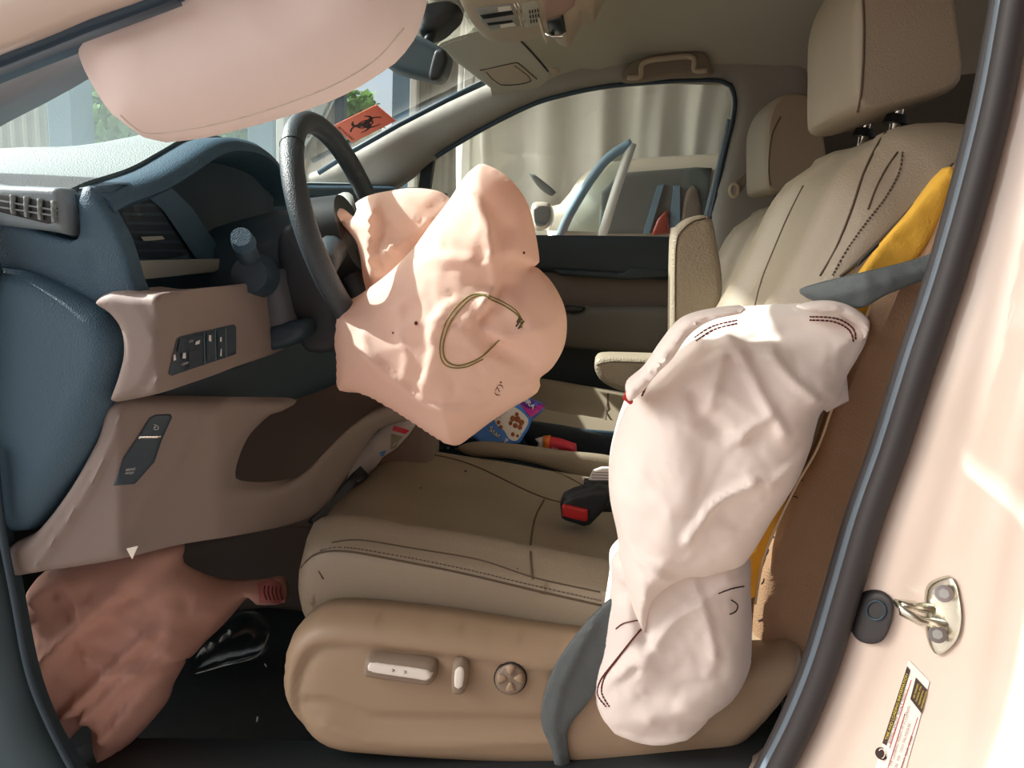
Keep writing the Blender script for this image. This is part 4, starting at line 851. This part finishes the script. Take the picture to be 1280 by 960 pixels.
for a, b, r in ((621, 519, 3), (623, 528, 2.6), (626, 534, 2.4), (641, 523, 3.4), (647, 524, 3.6), (652, 528, 3.4), (644, 532, 3), (638, 529, 2.6), (650, 534, 3), (641, 543, 2.6), (647, 545, 2), (646, 518, 2.6)):
    relief('biscuit_print', [(a+r*math.cos(k*1.05), b+r*1.1*math.sin(k*1.05)) for k in range(6)], SN, COOKIE, sn, H=.001, R=2, th=.0008, h=2, eps=.0012)
text('lettering', 'Star', (611, 538), (8.4, 6.6), (3.2, -9.2), SN, BROWNI, sn, .0016, bold=.05)
text('lettering', 'Star', (611, 538), (8.4, 6.6), (3.2, -9.2), SN, WHITEI, sn, .0024, bold=.0)
text('lettering', 'P', (630, 553), (7, 3), (3, -8), SN, WHITEI, sn, .0024, bold=.03)
text('lettering', 'URA', (652, 499), (7.2, 6.4), (5.5, -5.5), SN, WHITEI, sn, .0024, bold=.02)
wp = thing('candy_wrapper', P(695, 558, .82), 'red and orange wrapper lying in the console tray', 'wrapper')
relief('wrapper_red', [(684, 546), (700, 549), (720, 556), (721, 566), (700, 565), (682, 562)], .83, REDF, wp, H=.012, R=6, th=.01, h=4, nz=(.002, .08), key='wr', curve=False)
relief('wrapper_orange', [(679, 546), (688, 545), (688, 563), (679, 561)], .825, ORANGEF, wp, H=.008, R=4, th=.01, h=4, curve=False)
relief('wrapper_foil', [(669, 549), (680, 546), (680, 562), (671, 561), (673, 554)], .83, CREAM, wp, H=.006, R=4, th=.006, h=4, curve=False, nz=(.003, .1))
text('lettering', 'kit', (690, 562), (7, 1.2), (0, -6), onsurf('wr', .83, .001), WHITEI, wp)
pb = thing('paper_bag', P(470, 580, .74), 'white printed paper bag standing behind the curved beige panel', 'bag')
relief('bag_sheet', [(432, 606), (442, 572), (466, 545), (486, 528), (515, 518), (520, 530), (510, 545), (496, 560), (478, 572), (464, 592), (448, 608)], .605, mat('grey white paper', srgb(190, 184, 178), .8), pb, H=.01, R=12, th=.015, h=6, nz=(.003, .05), key='pbg', curve=False, cr=[([(466, 546), (472, 570)], 3, .005, 's')])
relief('red_stripe', [(492, 532), (512, 538), (511, 544), (490, 538)], onsurf('pbg', .66, .001), REDF, pb, th=.0006, h=5, curve=False)
relief('olive_print', [(489, 542), (508, 547), (500, 558), (488, 562)], onsurf('pbg', .66, .001), mat('olive print', srgb(140, 140, 112), .7), pb, th=.0006, h=5, curve=False)
relief('blue_print', [(474, 566), (486, 561), (484, 568), (476, 571)], onsurf('pbg', .66, .001), BLUEF, pb, th=.0006, h=5, curve=False)
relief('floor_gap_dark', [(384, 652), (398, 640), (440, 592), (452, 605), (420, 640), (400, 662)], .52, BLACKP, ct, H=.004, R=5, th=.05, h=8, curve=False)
# clear plastic sheet in the footwell
cp = thing('clear_plastic_wrap', P(290, 800, .5), 'clear crinkled plastic sheet on the carpet beside the knee airbag', 'plastic sheet')
relief('plastic_film', [(236, 828), (250, 800), (290, 770), (318, 768), (338, 788), (334, 808), (325, 822), (280, 834), (236, 846)], .42, PLASTICCLEAR, cp, H=.03, R=25, th=.012, back=.5, h=6, nz=(.012, .05), key='pf')
seam('folded_edge', 'pf', [(245, 842), (280, 832), (322, 820), (336, 792)], .0012, SATIN, cp)
for q in ((321, 902, 322, 896), (312, 946, 316, 945), (331, 830, 333, 833)):
    tube('crumb', [PZ(q[0], q[1], -.835), PZ(q[2], q[3], -.83)], .0015, CREAM, cp)
# ================================================================== overhead things
oc = thing('overhead_console', V(-.22, .83, .48), 'beige overhead console with map lamp buttons at the top', 'console')
oy = lambda a, b: .90+interp(b, [(-60, -.12), (50, .04)])
relief('console_shell', [(560, -60), (572, -8), (584, 18), (600, 34), (618, 38), (650, 36), (684, 30), (694, 40), (708, 44), (716, 30), (728, 12), (742, 10), (748, -60)], oy, CEILD, oc, H=.02, R=14, th=.10, h=7, key='oc')
OY = onsurf('oc', .9, .001)
relief('button_plate', [(594, 10), (640, 4), (650, 32), (612, 38), (602, 28)], OY, mat('grey switch plate', srgb(150, 150, 144), .4), oc, H=.003, R=3, th=.003, h=5, curve=False, key='bp')
OZ = onsurf('bp', .88, .001)
relief('switch_slot', [(600, 19), (640, 13), (642, 18), (604, 24)], OZ, BLACKP, oc, H=.001, R=2, th=.002, h=5, curve=False)
relief('switch_slot', [(608, 29), (640, 25), (642, 28), (611, 32)], OZ, BLACKP, oc, H=.001, R=2, th=.002, h=5, curve=False)
relief('lamp_lens', [(622, 9), (638, 7), (640, 13), (623, 15)], OZ, CREAM, oc, H=.001, R=2, th=.002, h=5, curve=False)
relief('lamp_lens', [(625, 31), (642, 28), (645, 32), (626, 35)], OZ, CREAM, oc, H=.001, R=2, th=.002, h=5, curve=False)
for q in ([(643, 4), (653, 33)], [(647, 3), (658, 32)]): seam('chrome_strip', 'oc', q, .0016, CHROME, oc)
relief('speaker_plate', [(652, 4), (672, 0), (678, 30), (658, 34)], OY, mat('mic plate', srgb(176, 174, 160), .5), oc, H=.003, R=2, th=.003, h=5, curve=False, key='mic')
for i in range(4):
    for j in range(3):
        a, b = 661+i*3.4+j*.8, 13+j*6-i*.6
        relief('speaker_hole', [(a, b), (a+1.8, b-.3), (a+2.4, b+3.8), (a+.6, b+4)], onsurf('mic', .88, .0008), BLACKP, oc, th=.0006, h=4, curve=False)
relief('glasses_holder', [(683, 28), (700, 22), (704, 18), (708, 40), (702, 47), (688, 47)], onsurf('oc', .9, .004), BLACKP, oc, H=.006, R=4, th=.006, h=5, curve=False)
tube('holder_chrome', pxs([(682, 42), (690, 46), (702, 45), (708, 41)], .84), .0032, CHROME, oc)
tube('holder_arm', pxs([(674, 22), (679, 40), (684, 54)], .86), .003, CEILD, oc)
relief('rose_lid', [(678, -20), (720, -24), (718, 6), (704, 18), (690, 22), (680, 28)], onsurf('oc', .9, .003), mat('rose grey lid', srgb(160, 132, 118), .6), oc, H=.006, R=5, th=.005, h=6, curve=False)
mr = thing('rear_view_mirror', P(525, 75, .86), 'dark rear view mirror hanging under the windshield top', 'mirror')
relief('mirror_shell', [(480, 66), (500, 42), (522, 44), (552, 60), (560, 70), (554, 92), (545, 100), (530, 98), (484, 84)], .84, mat('mirror grey', srgb(76, 92, 98), .4), mr, H=.02, R=8, th=.05, back=.4, h=5)
relief('mirror_face', [(536, 96), (544, 64), (553, 62), (559, 71), (553, 91), (545, 99)], .815, BLACKP, mr, H=.004, R=4, th=.01, h=5)
relief('sensor_housing', [(524, 42), (530, -20), (570, -20), (572, 14), (560, 30), (545, 42), (528, 46)], .90, BLACKP, mr, H=.02, R=10, th=.06, h=7)
tube('mirror_stem', [P(530, 60, .87), P(545, 34, .92), P(552, 10, .95)], .01, BLACKP, mr, 10)
vs_ = thing('sun_visor', P(620, 70, 1.15), 'passenger sun visor with vanity lamp folded against the headliner', 'sun visor')
vy = lambda a, b: 1.02+(b-40)*.0040+(a-600)*.0003
relief('visor_pad', [(546, 60), (552, 54), (580, 44), (610, 38), (640, 38), (650, 46), (668, 66), (686, 88), (688, 96), (680, 102), (672, 108), (640, 114), (622, 114), (606, 104), (580, 84), (560, 70)], vy, CEIL, vs_, H=.016, R=7, th=.015, h=5, key='vis')
relief('mirror_cover', [(601, 88), (606, 86), (644, 78), (648, 80), (670, 98), (664, 101), (626, 106), (622, 105)], onsurf('vis', 1.1, .001), CEILD, vs_, H=.003, R=2, th=.002, h=4, curve=False, key='mc')
for q in ([(600, 88), (644, 78.5), (648, 79), (671, 99)], [(608, 90), (626, 106), (664, 101), (643, 82)]): seam('cover_gap', 'vis', q, .0012, BLACKTH, vs_, eps=.002)
tube('visor_pivot', pxs([(632, 40), (636, 47), (630, 49)], 1.0), .006, SATIN, vs_)
tube('visor_clip', pxs([(684, 90), (694, 88), (698, 90)], 1.28), .008, CEILD, vs_)
seam('edge_shade', 'vis', [(641, 42), (650, 50), (668, 69), (685, 89)], .0022, BLACKTH, vs_, eps=.001)  # dark tube stands in for shade between visor and headliner
stitches('visor_stitching', 'vis', [(549, 60), (560, 54), (585, 46)], CREAM, vs_, 4, .5)
gh = thing('grab_handle', P(830, 85, 1.42), 'taupe grab handle above the passenger window', 'grab handle')
ghy = lambda a, b: 1.43
relief('handle_recess', [(778, 100), (782, 84), (800, 74), (830, 68), (872, 65), (884, 70), (890, 84), (888, 94), (840, 96), (800, 101)], 1.44, mat('handle shade', srgb(128, 116, 100), .7), gh, H=.006, R=5, th=.03, h=6)
tube('handle_grip', pxs(catmull([(784, 97), (800, 96), (802, 82), (812, 76), (840, 72), (862, 71), (868, 76), (868, 88), (884, 88)], 4, False), 1.41), .007, CEILD, gh, 10)
# ================================================================== biohazard label on the windshield
hz = thing('biohazard_label', P(455, 155, 1.3), 'orange red biohazard label stuck on the windshield above wheel', 'label')
hy = onsurf('ws', 1.3, .003)
relief('label_sheet', [(418, 157), (471, 131), (495, 151), (440, 179)], hy, STICK, hz, th=.001, h=8, curve=False)
cc = np.array((456.5, 155.0)); U = np.array((.89, -.42))*2.1; W_ = np.array((.66, .53))*1.25
def hp_(x, y): q = cc+U*x+W_*y; return (q[0], q[1])
def arc(cx, cy, r, a0, a1, w0, w1, nm='symbol_arc'):
    n = 14; o_, i_ = [], []
    for k in range(n+1):
        t = k/n; a = math.radians(a0+(a1-a0)*t); w = w0+(w1-w0)*math.sin(t*math.pi)
        o_.append(hp_(cx+(r+w/2)*math.cos(a), cy+(r+w/2)*math.sin(a))); i_.append(hp_(cx+(r-w/2)*math.cos(a), cy+(r-w/2)*math.sin(a)))
    relief(nm, o_+i_[::-1], hy, INK, hz, th=.0006, h=6, curve=False, eps=.0012)
for k in range(3):
    a = 90+120*k+180; cx, cy = 5.2*math.cos(math.radians(a)), 5.2*math.sin(math.radians(a))
    arc(cx, cy, 5.8, a+40-180-360+180, a+320-360, .9, 2.4)
arc(0, 0, 4.6, 0, 350, 1.1, 1.1, 'symbol_ring')
text('lettering', 'BIOHAZARD', (421.5, 159.5), (3.4, 3.4*.86), (4.4, -2.2), hy, INK, hz, .0014, bold=.02)
tube('tick_mark', pxs([(464, 139.5), (471, 138), (472, 136)], 1.328), .0015, INK, hz)
